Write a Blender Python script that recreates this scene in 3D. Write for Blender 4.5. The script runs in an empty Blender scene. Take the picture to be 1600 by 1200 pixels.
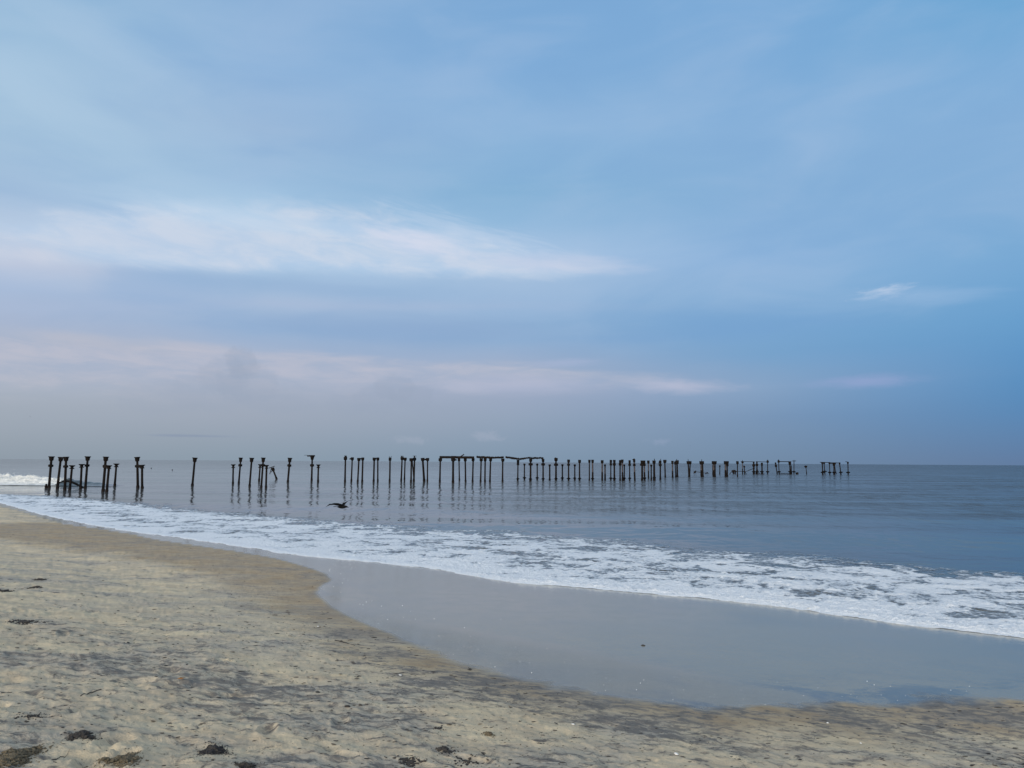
import bpy, bmesh, math, random
import numpy as np
from mathutils import Vector, Matrix

R = math.radians
sc = bpy.context.scene
C = sc.collection

# ------------------------------------------------------------------ camera
EYE = 3.0
FPX = 1200.0                       # focal length in pixels of the 1600 px wide photo
PITCH = math.atan(122 / FPX)
ROLL = R(0.36)
cam = bpy.data.cameras.new('camera')
cam.sensor_width = 36.0
cam.lens = 36.0 * FPX / 1600
cam.clip_start = 0.1
cam.clip_end = 60000
camo = bpy.data.objects.new('camera', cam)
C.objects.link(camo)
camo.matrix_world = (Matrix.Translation((0, 0, EYE)) @ Matrix.Rotation(R(90) + PITCH, 4, 'X')
                     @ Matrix.Rotation(ROLL, 4, 'Z'))
sc.camera = camo
CM = np.array(camo.matrix_world.to_3x3())

def ray(px, py):
    d = CM @ np.array([(px - 800) / FPX, (600 - py) / FPX, -1.0])
    return d / np.linalg.norm(d)

def on_z(px, py, z=0.0):
    d = ray(px, py)
    k = (z - EYE) / d[2]
    return np.array([d[0] * k, d[1] * k, z])

def azel(px, py):
    d = ray(px, py)
    return math.degrees(math.atan2(d[0], d[1])), math.degrees(math.asin(d[2]))

# ------------------------------------------------------------------ exposure
sc.view_settings.view_transform = 'Standard'
sc.view_settings.look = 'None'
sc.view_settings.exposure = 0.0
sc.view_settings.gamma = 1.0
sc.view_settings.use_curve_mapping = False

# ------------------------------------------------------------------ world
def lin(c):
    r = []
    for v in c:
        v = v / 255.0
        r.append(v / 12.92 if v <= 0.04045 else ((v + 0.055) / 1.055) ** 2.4)
    return (r[0], r[1], r[2], 1.0)

world = bpy.data.worlds.new('World')
sc.world = world
world.use_nodes = True

class G:
    """tiny node-expression helper"""
    def __init__(self, tree): self.t = tree
    def node(self, kind, **kw):
        n = self.t.nodes.new(kind)
        for k, v in kw.items(): setattr(n, k, v)
        return n
    def put(self, sock, v):
        if isinstance(v, bpy.types.NodeSocket): self.t.links.new(v, sock)
        elif v is not None: sock.default_value = v
    def m(self, op, a, b=None, c=None, clamp=False):
        n = self.node('ShaderNodeMath', operation=op); n.use_clamp = clamp
        self.put(n.inputs[0], a)
        if b is not None: self.put(n.inputs[1], b)
        if c is not None: self.put(n.inputs[2], c)
        return n.outputs[0]
    def add(self, a, b): return self.m('ADD', a, b)
    def sub(self, a, b): return self.m('SUBTRACT', a, b)
    def mul(self, a, b): return self.m('MULTIPLY', a, b)
    def xyz(self, x, y, z=0.0):
        n = self.node('ShaderNodeCombineXYZ')
        self.put(n.inputs[0], x); self.put(n.inputs[1], y); self.put(n.inputs[2], z)
        return n.outputs[0]
    def noise(self, vec, scale=1.0, detail=4.0, rough=0.5, dist=0.0, out=0):
        n = self.node('ShaderNodeTexNoise')
        self.put(n.inputs['Vector'], vec)
        n.inputs['Scale'].default_value = scale
        n.inputs['Detail'].default_value = detail
        n.inputs['Roughness'].default_value = rough
        n.inputs['Distortion'].default_value = dist
        return n.outputs[out]
    def step(self, v, a, b, o0=0.0, o1=1.0, smooth=True):
        n = self.node('ShaderNodeMapRange')
        n.interpolation_type = 'SMOOTHSTEP' if smooth else 'LINEAR'
        self.put(n.inputs['Value'], v)
        for k, x in zip(('From Min', 'From Max', 'To Min', 'To Max'), (a, b, o0, o1)):
            self.put(n.inputs[k], x)
        return n.outputs[0]
    def mix(self, f, a, b, blend='MIX'):
        n = self.node('ShaderNodeMix', data_type='RGBA', blend_type=blend)
        self.put(n.inputs[0], f); self.put(n.inputs[6], a); self.put(n.inputs[7], b)
        return n.outputs[2]
    def attr(self, name):
        return self.node('ShaderNodeAttribute', attribute_name=name).outputs['Fac']
    def ramp(self, fac, stops, interp='LINEAR'):
        n = self.node('ShaderNodeValToRGB')
        cr = n.color_ramp; cr.interpolation = interp
        while len(cr.elements) > 1: cr.elements.remove(cr.elements[-1])
        cr.elements[0].position = stops[0][0]; cr.elements[0].color = stops[0][1]
        for p, c in stops[1:]:
            e = cr.elements.new(p); e.color = c
        self.put(n.inputs[0], fac)
        return n.outputs[0]

wt = world.node_tree
wt.nodes.clear()
g = G(wt)
tc = g.node('ShaderNodeTexCoord').outputs['Generated']
nv = g.node('ShaderNodeVectorMath', operation='NORMALIZE'); g.put(nv.inputs[0], tc)
sp = g.node('ShaderNodeSeparateXYZ'); g.put(sp.inputs[0], nv.outputs[0])
X, Y, Z = sp.outputs
DEG = 180 / math.pi
AZ = g.mul(g.m('ARCTAN2', X, Y), DEG)
EL = g.mul(g.m('ARCSINE', Z), DEG)
# natural waviness of the cloud layers: warp the coordinates with stretched noise
pv = g.xyz(g.mul(AZ, 0.045), g.mul(EL, 0.16), 3.1)
w1 = g.sub(g.noise(pv, 1.0, 3.0, 0.5), 0.5)
w2 = g.sub(g.noise(g.xyz(g.mul(AZ, 0.16), g.mul(EL, 0.6), 9.7), 1.0, 4.0, 0.55), 0.5)
wfade = g.step(EL, 0.5, 8.0)
ELw = g.add(EL, g.mul(g.add(g.mul(w1, 1.1), g.mul(w2, 0.7)), wfade))
AZw = g.add(AZ, g.mul(w1, 4.0))

SKY = {
 0:    [(0,(152,186,216)),(100,(166,195,221)),(200,(166,194,219)),(300,(160,187,217)),(360,(180,200,224)),(400,(186,198,220)),(450,(166,184,213)),(500,(170,182,206)),(550,(175,183,199)),(600,(169,178,191)),(650,(160,170,182)),(715,(144,156,168))],
 400:  [(0,(137,174,213)),(100,(146,180,217)),(200,(156,184,216)),(280,(154,187,219)),(340,(176,205,230)),(400,(174,202,229)),(440,(154,182,214)),(470,(166,187,215)),(515,(150,176,209)),(560,(170,181,203)),(600,(165,175,193)),(650,(158,168,184)),(715,(140,156,171))],
 800:  [(0,(125,168,212)),(100,(129,171,214)),(200,(141,179,217)),(300,(135,177,213)),(350,(143,182,217)),(400,(168,195,225)),(440,(160,187,218)),(480,(146,177,212)),(530,(138,170,206)),(570,(157,174,201)),(610,(157,170,195)),(650,(148,164,186)),(715,(130,151,172))],
 1200: [(0,(126,170,214)),(100,(128,171,214)),(200,(137,176,216)),(300,(134,174,214)),(400,(140,177,217)),(450,(137,175,214)),(500,(123,167,208)),(550,(120,162,202)),(600,(135,163,196)),(650,(121,149,182)),(722,(114,138,165))],
 1600: [(0,(112,166,211)),(100,(129,173,215)),(200,(135,175,215)),(300,(130,172,213)),(400,(122,169,211)),(500,(104,157,203)),(550,(97,150,198)),(600,(91,143,191)),(650,(92,136,181)),(726,(98,124,160))],
}
E0, E1 = -3.0, 45.0
cols = []
fac = g.m('DIVIDE', g.sub(ELw, E0), E1 - E0)
for px, rows in SKY.items():
    st = []
    for py, c in rows:
        if py <= 520: c = (c[0], c[1] + 1, c[2] + 1)
        st.append(((azel(px, py)[1] - E0) / (E1 - E0), lin(c)))
    st = sorted(st, key=lambda s: s[0])
    cols.append((azel(px, 500)[0], g.ramp(fac, st, 'LINEAR')))
front = cols[0][1]
for i in range(1, len(cols)):
    f = g.step(AZw, cols[i - 1][0], cols[i][0], smooth=False)
    front = g.mix(f, front, cols[i][1])

# soft mottling of the high thin cloud sheet
st1 = g.noise(g.xyz(g.mul(AZ, 0.085), g.mul(g.sub(EL, g.mul(AZ, 0.06)), 0.26), 1.7), 1.0, 5.0, 0.5, 0.5)
front = g.mix(g.mul(g.step(st1, 0.42, 0.75), g.step(EL, 5, 12, 0.0, 0.22)), front, lin((178, 199, 226)))
front = g.mix(g.mul(g.step(st1, 0.52, 0.25), g.step(EL, 5, 12, 0.0, 0.25)), front, lin((120, 164, 210)))

def patch(img, px, py, rx, ry, col, alpha, tilt=0.0, soft=0.2, namp=0.6, nsx=0.25, nsy=1.2, det=4.5, seed=0.0, dist=0.4, rough=0.6):
    """a cloud centred on a direction, radii in degrees, edge broken by stretched noise"""
    a0, e0 = azel(px, py)
    c_, s_ = math.cos(R(tilt)), math.sin(R(tilt))
    da, de = g.sub(AZ, a0), g.sub(EL, e0)
    u = g.add(g.mul(da, c_), g.mul(de, s_))
    v = g.sub(g.mul(de, c_), g.mul(da, s_))
    nn = g.noise(g.xyz(g.mul(u, nsx), g.mul(v, nsy), seed + 5.3), 1.0, det, rough, dist)
    uu, vv = g.m('DIVIDE', u, rx), g.m('DIVIDE', v, ry)
    r = g.m('SQRT', g.add(g.mul(uu, uu), g.mul(vv, vv)))
    r = g.add(r, g.mul(g.sub(nn, 0.5), namp * 2))
    return g.mix(g.mul(g.step(r, 1.0, soft), alpha), img, lin(col))

A0, A1 = -60.0, 60.0
def curve_of_az(pts):
    """elevation as a function of azimuth through points given as photo pixels"""
    st = []
    for px, py in pts:
        a, e = azel(px, py)
        v = (e + 5) / 50
        st.append(((a - A0) / (A1 - A0), (v, v, v, 1)))
    n = g.ramp(g.m('DIVIDE', g.sub(AZ, A0), A1 - A0), st, 'LINEAR')
    return g.sub(g.mul(n, 50.0), 5.0)

def band(img, top, bot, col, alpha, st=0.8, sb=0.5, nt=0.8, nb=0.3, ends=None, ns=(0.25, 0.9), tilt=0.0, det=6.0, rough=0.6, seed=0.0, col2=None):
    """a cloud bank between two outlines, its upper edge frayed by noise"""
    u = AZ; v = g.add(EL, g.mul(AZ, tilt))
    nz = g.noise(g.xyz(g.mul(u, ns[0]), g.mul(v, ns[1]), seed + 2.2), 1.0, det, rough, 0.4)
    nl = g.noise(g.xyz(g.mul(u, ns[0] * .35), g.mul(v, ns[1] * .35), seed + 7.2), 1.0, 3.0, 0.5, 0.2)
    nc = g.sub(nz, 0.5)
    a = g.step(g.add(g.sub(curve_of_az(top), EL), g.mul(nc, 2 * nt)), 0.0, st)
    b_ = g.step(g.add(g.sub(EL, curve_of_az(bot)), g.mul(nc, 2 * nb)), 0.0, sb)
    mk_ = g.mul(g.mul(a, b_), alpha)
    mk_ = g.mul(mk_, g.step(nl, 0.15, 0.55, 0.7, 1.0))
    if ends:
        x0, x1, x2, x3 = [azel(x, 500)[0] for x in ends]
        mk_ = g.mul(mk_, g.mul(g.step(AZ, x0, x1), g.step(AZ, x3, x2)))
    c = lin(col)
    if col2: c = g.mix(g.step(nz, 0.3, 0.7), lin(col2), c)
    return g.mix(mk_, img, c)

# the long band of cirrus at left and centre
TOP1 = [(-300, 360), (0, 328), (100, 314), (200, 306), (300, 302), (450, 303), (600, 315), (700, 337), (800, 368), (900, 388), (1000, 402), (1100, 414), (1400, 440)]
BOT1 = [(-300, 408), (0, 418), (300, 432), (500, 434), (700, 440), (900, 444), (1000, 432), (1100, 422), (1400, 445)]
front = band(front, TOP1, BOT1, (202, 214, 231), 0.97, st=1.9, sb=1.1, nt=1.1, nb=0.4, ns=(0.22, 0.75), tilt=0.09, col2=(178, 203, 230), seed=1, ends=(-900, -600, 760, 1120))
front = patch(front, 180, 372, 17, 2.3, (196, 208, 228), 0.5, tilt=-1, soft=-0.2, namp=0.3, nsx=0.12, nsy=0.5, seed=31)
front = patch(front, 350, 338, 11, 1.1, (196, 216, 236), 0.5, tilt=-2, soft=0.0, namp=0.6, nsx=0.16, nsy=1.2, seed=2)
front = patch(front, 650, 378, 5.5, 1.3, (214, 219, 236), 0.75, tilt=-8, soft=0.0, namp=0.6, nsx=0.35, nsy=1.7, seed=3)
front = patch(front, 730, 362, 8, 1.3, (200, 215, 236), 0.35, tilt=-12, soft=0.0, namp=1.0, nsx=0.25, nsy=2.4, seed=4, dist=0.8)
front = patch(front, 850, 412, 10, 1.0, (200, 208, 230), 0.5, tilt=-2, soft=0.0, namp=0.6, nsx=0.14, nsy=1.2, seed=5)
front = patch(front, 20, 395, 8, 1.7, (203, 205, 220), 0.45, soft=0.0, namp=0.4, nsx=0.15, nsy=0.5, seed=6)
# layers below it: blue gap, lilac sheet, second blue gap
front = patch(front, 430, 448, 15, 0.8, (150, 179, 213), 0.5, tilt=0, soft=0.0, namp=0.3, nsx=0.1, nsy=0.8, seed=7)
front = band(front, [(-300, 455), (400, 456), (800, 462), (1300, 462)], [(-300, 495), (400, 492), (800, 492), (1300, 480)], (170, 187, 215), 0.5, st=1.0, sb=1.0, nt=0.5, nb=0.5, ns=(0.1, 0.7), seed=8, ends=(-900, -600, 600, 1250))
front = patch(front, 600, 512, 16, 1.5, (140, 169, 206), 0.65, tilt=0, soft=0.0, namp=0.45, nsx=0.1, nsy=0.7, seed=8)
front = patch(front, 1150, 510, 14, 2.0, (118, 161, 207), 0.55, tilt=1, soft=0.0, namp=0.45, nsx=0.1, nsy=0.7, seed=9)
# pink lit upper side of the low bank
front = band(front, [(-300, 500), (0, 512), (200, 526), (330, 536), (480, 545), (620, 556), (800, 560), (950, 572), (1100, 585), (1300, 600)], [(-300, 640), (400, 640), (900, 625), (1300, 615)], (188, 190, 205), 0.8, st=0.9, sb=3.2, nt=0.5, nb=0.5, ns=(0.22, 1.1), seed=10, col2=(166, 179, 202), ends=(-900, -600, 980, 1220))
# grey hazy cumulus bank in front of it, only its heads have an edge
front = band(front, [(-300, 600), (0, 600), (400, 600), (700, 630), (1000, 670)], [(-300, 700), (400, 690), (1300, 700)], (156, 167, 184), 0.30, st=3.0, sb=3.0, nt=0.9, nb=0.3, ns=(0.5, 0.8), seed=11, rough=0.6, ends=(-900, 0, 600, 820))
front = patch(front, 378, 566, 1.35, 1.30, (150, 163, 184), 0.30, soft=0.62, namp=0.6, nsx=0.8, nsy=0.9, seed=41, rough=0.62, dist=0.2)
front = patch(front, 352, 590, 2.30, 1.50, (150, 163, 184), 0.22, soft=0.62, namp=0.6, nsx=0.8, nsy=0.9, seed=42, rough=0.62, dist=0.2)
front = patch(front, 388, 600, 2.40, 1.70, (150, 163, 184), 0.22, soft=0.62, namp=0.6, nsx=0.8, nsy=0.9, seed=43, rough=0.62, dist=0.2)
front = patch(front, 330, 612, 3.20, 1.70, (150, 163, 184), 0.16, soft=0.62, namp=0.6, nsx=0.8, nsy=0.9, seed=44, rough=0.62, dist=0.2)
front = patch(front, 430, 625, 3.00, 1.20, (150, 163, 184), 0.18, soft=0.62, namp=0.6, nsx=0.8, nsy=0.9, seed=45, rough=0.62, dist=0.2)
front = patch(front, 618, 606, 1.70, 1.20, (150, 163, 184), 0.24, soft=0.62, namp=0.6, nsx=0.8, nsy=0.9, seed=46, rough=0.62, dist=0.2)
front = patch(front, 645, 622, 1.90, 1.15, (150, 163, 184), 0.24, soft=0.62, namp=0.6, nsx=0.8, nsy=0.9, seed=47, rough=0.62, dist=0.2)
front = patch(front, 585, 624, 2.10, 1.20, (150, 163, 184), 0.19, soft=0.62, namp=0.6, nsx=0.8, nsy=0.9, seed=48, rough=0.62, dist=0.2)
front = patch(front, 548, 632, 2.20, 1.00, (150, 163, 184), 0.16, soft=0.62, namp=0.6, nsx=0.8, nsy=0.9, seed=49, rough=0.62, dist=0.2)
front = patch(front, 690, 646, 2.60, 0.90, (150, 163, 184), 0.17, soft=0.62, namp=0.6, nsx=0.8, nsy=0.9, seed=50, rough=0.62, dist=0.2)
front = patch(front, 250, 622, 3.40, 1.40, (150, 163, 184), 0.12, soft=0.62, namp=0.6, nsx=0.8, nsy=0.9, seed=51, rough=0.62, dist=0.2)
# sunlit little puffs near the horizon and cream rims beside the heads
front = patch(front, 455, 575, 2.8, 0.9, (184, 188, 205), 0.35, tilt=-12, soft=0.1, namp=0.5, nsx=0.5, nsy=1.2, seed=61)
front = patch(front, 720, 605, 3.0, 0.7, (184, 189, 208), 0.40, tilt=-4, soft=0.1, namp=0.5, nsx=0.5, nsy=1.4, seed=62)
front = patch(front, 300, 540, 4.5, 0.55, (190, 191, 204), 0.45, tilt=-3, soft=0.0, namp=0.5, nsx=0.4, nsy=1.6, seed=63)
front = patch(front, 150, 535, 7.5, 0.8, (190, 190, 201), 0.40, tilt=-4, soft=0.0, namp=0.5, nsx=0.3, nsy=1.2, seed=64)
front = patch(front, 760, 682, 1.5, 0.55, (168, 177, 196), 0.38, soft=0.2, namp=1.0, nsx=1.0, nsy=1.6, seed=65, rough=0.7)
front = patch(front, 640, 688, 1.9, 0.45, (163, 173, 191), 0.38, soft=0.1, namp=1.0, nsx=1.0, nsy=1.3, seed=66, rough=0.7)
front = patch(front, 1030, 690, 1.4, 0.35, (148, 163, 190), 0.38, soft=0.1, namp=1.0, nsx=1.0, nsy=1.3, seed=67)
# high thin veils top left
front = patch(front, 110, 40, 12, 2.0, (176, 201, 226), 0.32, tilt=-14, soft=0.0, namp=0.7, nsx=0.12, nsy=0.5, seed=10)
front = patch(front, 110, 190, 12, 2.6, (176, 203, 226), 0.32, tilt=-22, soft=0.0, namp=0.7, nsx=0.12, nsy=0.6, seed=11)
front = patch(front, 900, 185, 20, 2.0, (150, 184, 220), 0.35, tilt=1, soft=0.0, namp=0.6, nsx=0.07, nsy=0.3, seed=12)
# small bright wisp on the right
front = patch(front, 1382, 456, 2.4, 0.6, (204, 216, 235), 0.65, tilt=3, soft=-0.3, namp=0.8, nsx=0.9, nsy=4.0, seed=13)
front = patch(front, 1450, 462, 6, 0.8, (150, 184, 220), 0.5, tilt=-2, soft=0.0, namp=0.6, nsx=0.2, nsy=1.2, seed=14)
# pinkish low streaks
front = patch(front, 1060, 603, 5.2, 0.85, (182, 188, 210), 0.8, tilt=-2, soft=0.0, namp=0.45, nsx=0.35, nsy=1.6, seed=15)
front = patch(front, 820, 600, 9, 1.1, (178, 185, 208), 0.6, tilt=1, soft=0.0, namp=0.5, nsx=0.2, nsy=1.2, seed=16)
front = patch(front, 880, 567, 4.2, 0.45, (166, 180, 210), 0.6, tilt=2, soft=0.0, namp=0.5, nsx=0.3, nsy=2.0, seed=17)
front = patch(front, 1350, 596, 4.5, 0.65, (146, 165, 206), 0.75, tilt=1, soft=0.0, namp=0.5, nsx=0.3, nsy=1.4, seed=18)
front = patch(front, 300, 681, 4.5, 0.14, (134, 148, 172), 0.6, soft=0.0, namp=0.5, nsx=0.5, nsy=2.0, seed=27)

# the rest of the dome (overhead and behind the camera): a physical sky
SUN_EL, SUN_AZ = R(16), R(200)        # azimuth measured from +Y towards +X: behind the camera
sky = g.node('ShaderNodeTexSky', sky_type='NISHITA')
sky.sun_disc = False
sky.sun_elevation = SUN_EL
sky.sun_rotation = SUN_AZ
sky.air_density = 1.0; sky.dust_density = 2.0; sky.ozone_density = 1.0
back = g.node('ShaderNodeVectorMath', operation='SCALE')
g.put(back.inputs[0], sky.outputs[0]); back.inputs['Scale'].default_value = 0.15
veil = g.mix(0.5, back.outputs[0], (1.02, 1.15, 1.32, 1.0))   # thin bright overcast in front of it
mk = g.m('MAXIMUM', g.step(EL, 38, 70), g.step(Y, 0.25, -0.35))
final = g.mix(mk, front, veil)
bg = g.node('ShaderNodeBackground')
g.put(bg.inputs['Color'], final); bg.inputs['Strength'].default_value = 1.0
wo = g.node('ShaderNodeOutputWorld')
wt.links.new(bg.outputs[0], wo.inputs[0])
world.cycles.sampling_method = 'MANUAL'
world.cycles.sample_map_resolution = 512

sun = bpy.data.lights.new('sun', 'SUN')
sun.energy = 1.8
sun.angle = R(12)
sun.color = (1.0, 0.93, 0.82)
suno = bpy.data.objects.new('sun', sun)
C.objects.link(suno)
sd = Vector((math.sin(SUN_AZ) * math.cos(SUN_EL), math.cos(SUN_AZ) * math.cos(SUN_EL), math.sin(SUN_EL)))
suno.rotation_euler = sd.to_track_quat('Z', 'Y').to_euler()

sc.cycles.max_bounces = 4
sc.cycles.diffuse_bounces = 1
sc.cycles.glossy_bounces = 3
sc.cycles.transparent_max_bounces = 6
sc.cycles.caustics_reflective = False

# ------------------------------------------------------------------ numpy noise
def _hash(ix, iy, seed):
    h = (ix.astype(np.int64) * 374761393 + iy.astype(np.int64) * 668265263 + seed * 1442695041) & 0xffffffff
    h = ((h ^ (h >> 13)) * 1274126177) & 0xffffffff
    h = (h ^ (h >> 16)) & 0xffffffff
    return h / 4294967295.0

def pnoise(x, y, seed=0):
    ix, iy = np.floor(x), np.floor(y)
    fx, fy = x - ix, y - iy
    ux, uy = fx * fx * fx * (fx * (fx * 6 - 15) + 10), fy * fy * fy * (fy * (fy * 6 - 15) + 10)
    def gr(dx, dy):
        a = _hash(ix + dx, iy + dy, seed) * 6.2831853
        return np.cos(a) * (fx - dx) + np.sin(a) * (fy - dy)
    n0 = gr(0, 0) * (1 - ux) + gr(1, 0) * ux
    n1 = gr(0, 1) * (1 - ux) + gr(1, 1) * ux
    return (n0 * (1 - uy) + n1 * uy) * 1.5

def fbm(x, y, octs=4, seed=0, gain=0.5, lac=2.03):
    s = np.zeros_like(x); a = 1.0; t = 0
    for i in range(octs):
        s += a * pnoise(x, y, seed + i * 17); t += a
        x = x * lac + 13.7; y = y * lac - 7.1; a *= gain
    return s / t

def sstep(v, a, b):
    t = np.clip((v - a) / (b - a), 0, 1)
    return t * t * (3 - 2 * t)

# ------------------------------------------------------------------ beach shape
T = np.array([-0.748, 0.665]); T /= np.linalg.norm(T)
N = np.array([-T[1], T[0]]) * -1.0          # seaward
if N[1] < 0: N = -N
def tn(x, y): return x * T[0] + y * T[1], x * N[0] + y * N[1]
N0 = 15.4                                   # mean waterline
WL = None                                   # waterline offset as a smooth function of the shore coordinate
def sand_base(x, y):
    t, n = tn(x, y)
    s = (N0 if WL is None else np.polyval(WL, np.clip(t, -25, 75))) - n
    z = np.where(s < 0, 0.05 * s, 0.045 * s)
    k = np.maximum(0, s - 6.3)
    z = z + 0.095 * (np.sqrt(k * k + 1.0) - 1.0)
    z = np.where(s > 19, z - 0.11 * (s - 19), z)
    return np.maximum(z, -2.5)

def on_sand(px, py):
    d = ray(px, py)
    lo, hi = 0.5, 400.0
    for _ in range(50):
        m = (lo + hi) / 2
        if EYE + d[2] * m > float(sand_base(np.array(d[0] * m), np.array(d[1] * m))): lo = m
        else: hi = m
    return np.array([d[0] * lo, d[1] * lo, EYE + d[2] * lo])

def edge(pts, z=None):
    out = []
    for px, py in pts:
        q = on_sand(px, py) if z is None else on_z(px, py, z)
        out.append((q[0], q[1]))
    return np.array(out)

FRONT = edge([(1900,1050),(1600,997),(1500,986),(1400,974),(1300,959),(1200,943),(1100,934),(1000,927),(900,919),(800,912),(740,901),(680,889),(600,880),(520,873),(450,867),(390,856),(300,843),(200,830),(140,820),(100,812),(60,803),(0,786),(-200,765)], 0.0)
_t, _n = tn(FRONT[:, 0], FRONT[:, 1])
WL = np.polyfit(_t, _n, 4)
BACK = edge([(1900,930),(1600,893),(1500,888),(1400,879),(1300,867),(1200,858),(1100,855),(1000,838),(900,832),(800,824),(700,824),(600,817),(500,811),(400,801),(300,793),(200,785),(100,774),(0,771),(-200,757)], 0.0)
ft, fn = tn(FRONT[:, 0], FRONT[:, 1]); bt, bn = tn(BACK[:, 0], BACK[:, 1])
o = np.argsort(ft); ft, fn = ft[o], fn[o]
o = np.argsort(bt); bt, bn = bt[o], bn[o]

WETPX = [(1900,1100),(1600,1098),(1500,1099),(1400,1102),(1300,1104),(1200,1106),(1100,1106),(1000,1100),(950,1092),(900,1080),(850,1072),(800,1062),(750,1048),(700,1030),(650,1010),(600,988),(560,972),(530,958),(505,940),(490,925),(500,914),(516,906),(508,898),(490,890),(430,873),(370,862),(300,852),(240,843),(200,834),(150,826),(100,819),(60,808),(20,796),(-200,750)]
wet_line = edge(WETPX)
# close the polygon on the seaward side
far = [wet_line[-1] + N * 400, wet_line[0] + N * 400]
WETPOLY = np.vstack([wet_line, far])
DAMPPX = [(-300,810),(0,843),(100,856),(200,870),(300,890),(370,918),(420,948),(455,972),(510,988),(560,1000),(640,1040),(720,1066),(800,1088),(900,1108),(1000,1125),(1100,1132),(1250,1136),(1400,1136),(1600,1130),(1900,1125)]
damp_line = edge(DAMPPX)
DAMPPOLY = np.vstack([damp_line, [damp_line[-1] + N * 400, damp_line[0] + N * 400]])

def sdf(x, y, poly):
    """signed distance, positive inside"""
    d2 = np.full(x.shape, 1e18); inside = np.zeros(x.shape, bool)
    m = len(poly)
    for i in range(m):
        ax, ay = poly[i]; bx, by = poly[(i + 1) % m]
        ex, ey = bx - ax, by - ay
        k = np.clip(((x - ax) * ex + (y - ay) * ey) / (ex * ex + ey * ey + 1e-12), 0, 1)
        dx, dy = x - ax - k * ex, y - ay - k * ey
        d2 = np.minimum(d2, dx * dx + dy * dy)
        c = (ay > y) != (by > y)
        with np.errstate(divide='ignore', invalid='ignore'):
            xi = ax + (y - ay) * ex / (ey if abs(ey) > 1e-12 else 1e-12)
        inside ^= c & (x < xi)
    return np.where(inside, 1, -1) * np.sqrt(d2)

# ------------------------------------------------------------------ mesh builders
def finish(name, me, mat, parent=None, smooth=True):
    ob = bpy.data.objects.new(name, me)
    C.objects.link(ob)
    if mat is not None: me.materials.append(mat)
    if smooth and len(me.polygons):
        me.polygons.foreach_set('use_smooth', np.ones(len(me.polygons), bool))
    if parent is not None: ob.parent = parent
    return ob

def grid_mesh(name, P, mat, keep=None, attrs=None, wrap=False):
    """P: rows x cols x 3; keep: rows-1 x cols-1 (or cols) mask of faces"""
    r, c, _ = P.shape
    idx = np.arange(r * c).reshape(r, c)
    if wrap: idx = np.hstack([idx, idx[:, :1]])
    q = np.stack([idx[:-1, :-1], idx[:-1, 1:], idx[1:, 1:], idx[1:, :-1]], -1)
    if keep is not None: q = q[keep]
    q = q.reshape(-1, 4)
    used, inv = np.unique(q, return_inverse=True)
    V = P.reshape(-1, 3)[used]
    q = inv.reshape(-1, 4)
    me = bpy.data.meshes.new(name)
    me.vertices.add(len(V)); me.vertices.foreach_set('co', V.astype(np.float32).ravel())
    me.loops.add(q.size); me.loops.foreach_set('vertex_index', q.astype(np.int32).ravel())
    me.polygons.add(len(q))
    me.polygons.foreach_set('loop_start', np.arange(0, q.size, 4, dtype=np.int32))
    me.update(calc_edges=True)
    for k, a in (attrs or {}).items():
        at = me.attributes.new(k, 'FLOAT', 'POINT')
        at.data.foreach_set('value', a.reshape(-1)[used].astype(np.float32))
    return finish(name, me, mat)

def polar(rs, fine_cols):
    """all-round polar grid about the beach point under the camera, finer where the beach faces the sea"""
    a1 = np.linspace(R(-42), R(42), fine_cols)
    a2 = np.linspace(R(42), R(318), 120)[1:-1]
    A = np.concatenate([a1, a2])
    Rr, AA = np.meshgrid(rs, A, indexing='ij')
    return Rr * np.sin(AA), Rr * np.cos(AA), Rr

def tag(o, label=None, cat=None, group=None, kind=None):
    if label: o['label'] = label
    if cat: o['category'] = cat
    if group: o['group'] = group
    if kind: o['kind'] = kind
    return o

def new_mat(name):
    m = bpy.data.materials.new(name); m.use_nodes = True
    m.node_tree.nodes.clear()
    return m, G(m.node_tree)

def close(g, bsdf, disp=None):
    out = g.node('ShaderNodeOutputMaterial')
    g.t.links.new(bsdf, out.inputs['Surface'])

def principled(g, **kw):
    n = g.node('ShaderNodeBsdfPrincipled')
    for k, v in kw.items():
        g.put(n.inputs[k.replace('_', ' ')], v)
    return n

def bump(g, h, dist, strength=1.0, normal=None):
    n = g.node('ShaderNodeBump')
    g.put(n.inputs['Height'], h)
    n.inputs['Distance'].default_value = dist
    g.put(n.inputs['Strength'], strength)
    if normal is not None: g.put(n.inputs['Normal'], normal)
    return n.outputs[0]

def geo_pos(g):
    n = g.node('ShaderNodeNewGeometry'); s = g.node('ShaderNodeSeparateXYZ')
    g.put(s.inputs[0], n.outputs['Position'])
    return s.outputs

# ------------------------------------------------------------------ sand
m_sand, g = new_mat('sand')
px_, py_, pz_ = geo_pos(g)
wet, damp, band = g.attr('wet'), g.attr('damp'), g.attr('band')
tt = g.add(g.mul(px_, float(T[0])), g.mul(py_, float(T[1])))
nn = g.add(g.mul(px_, float(N[0])), g.mul(py_, float(N[1])))
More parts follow.
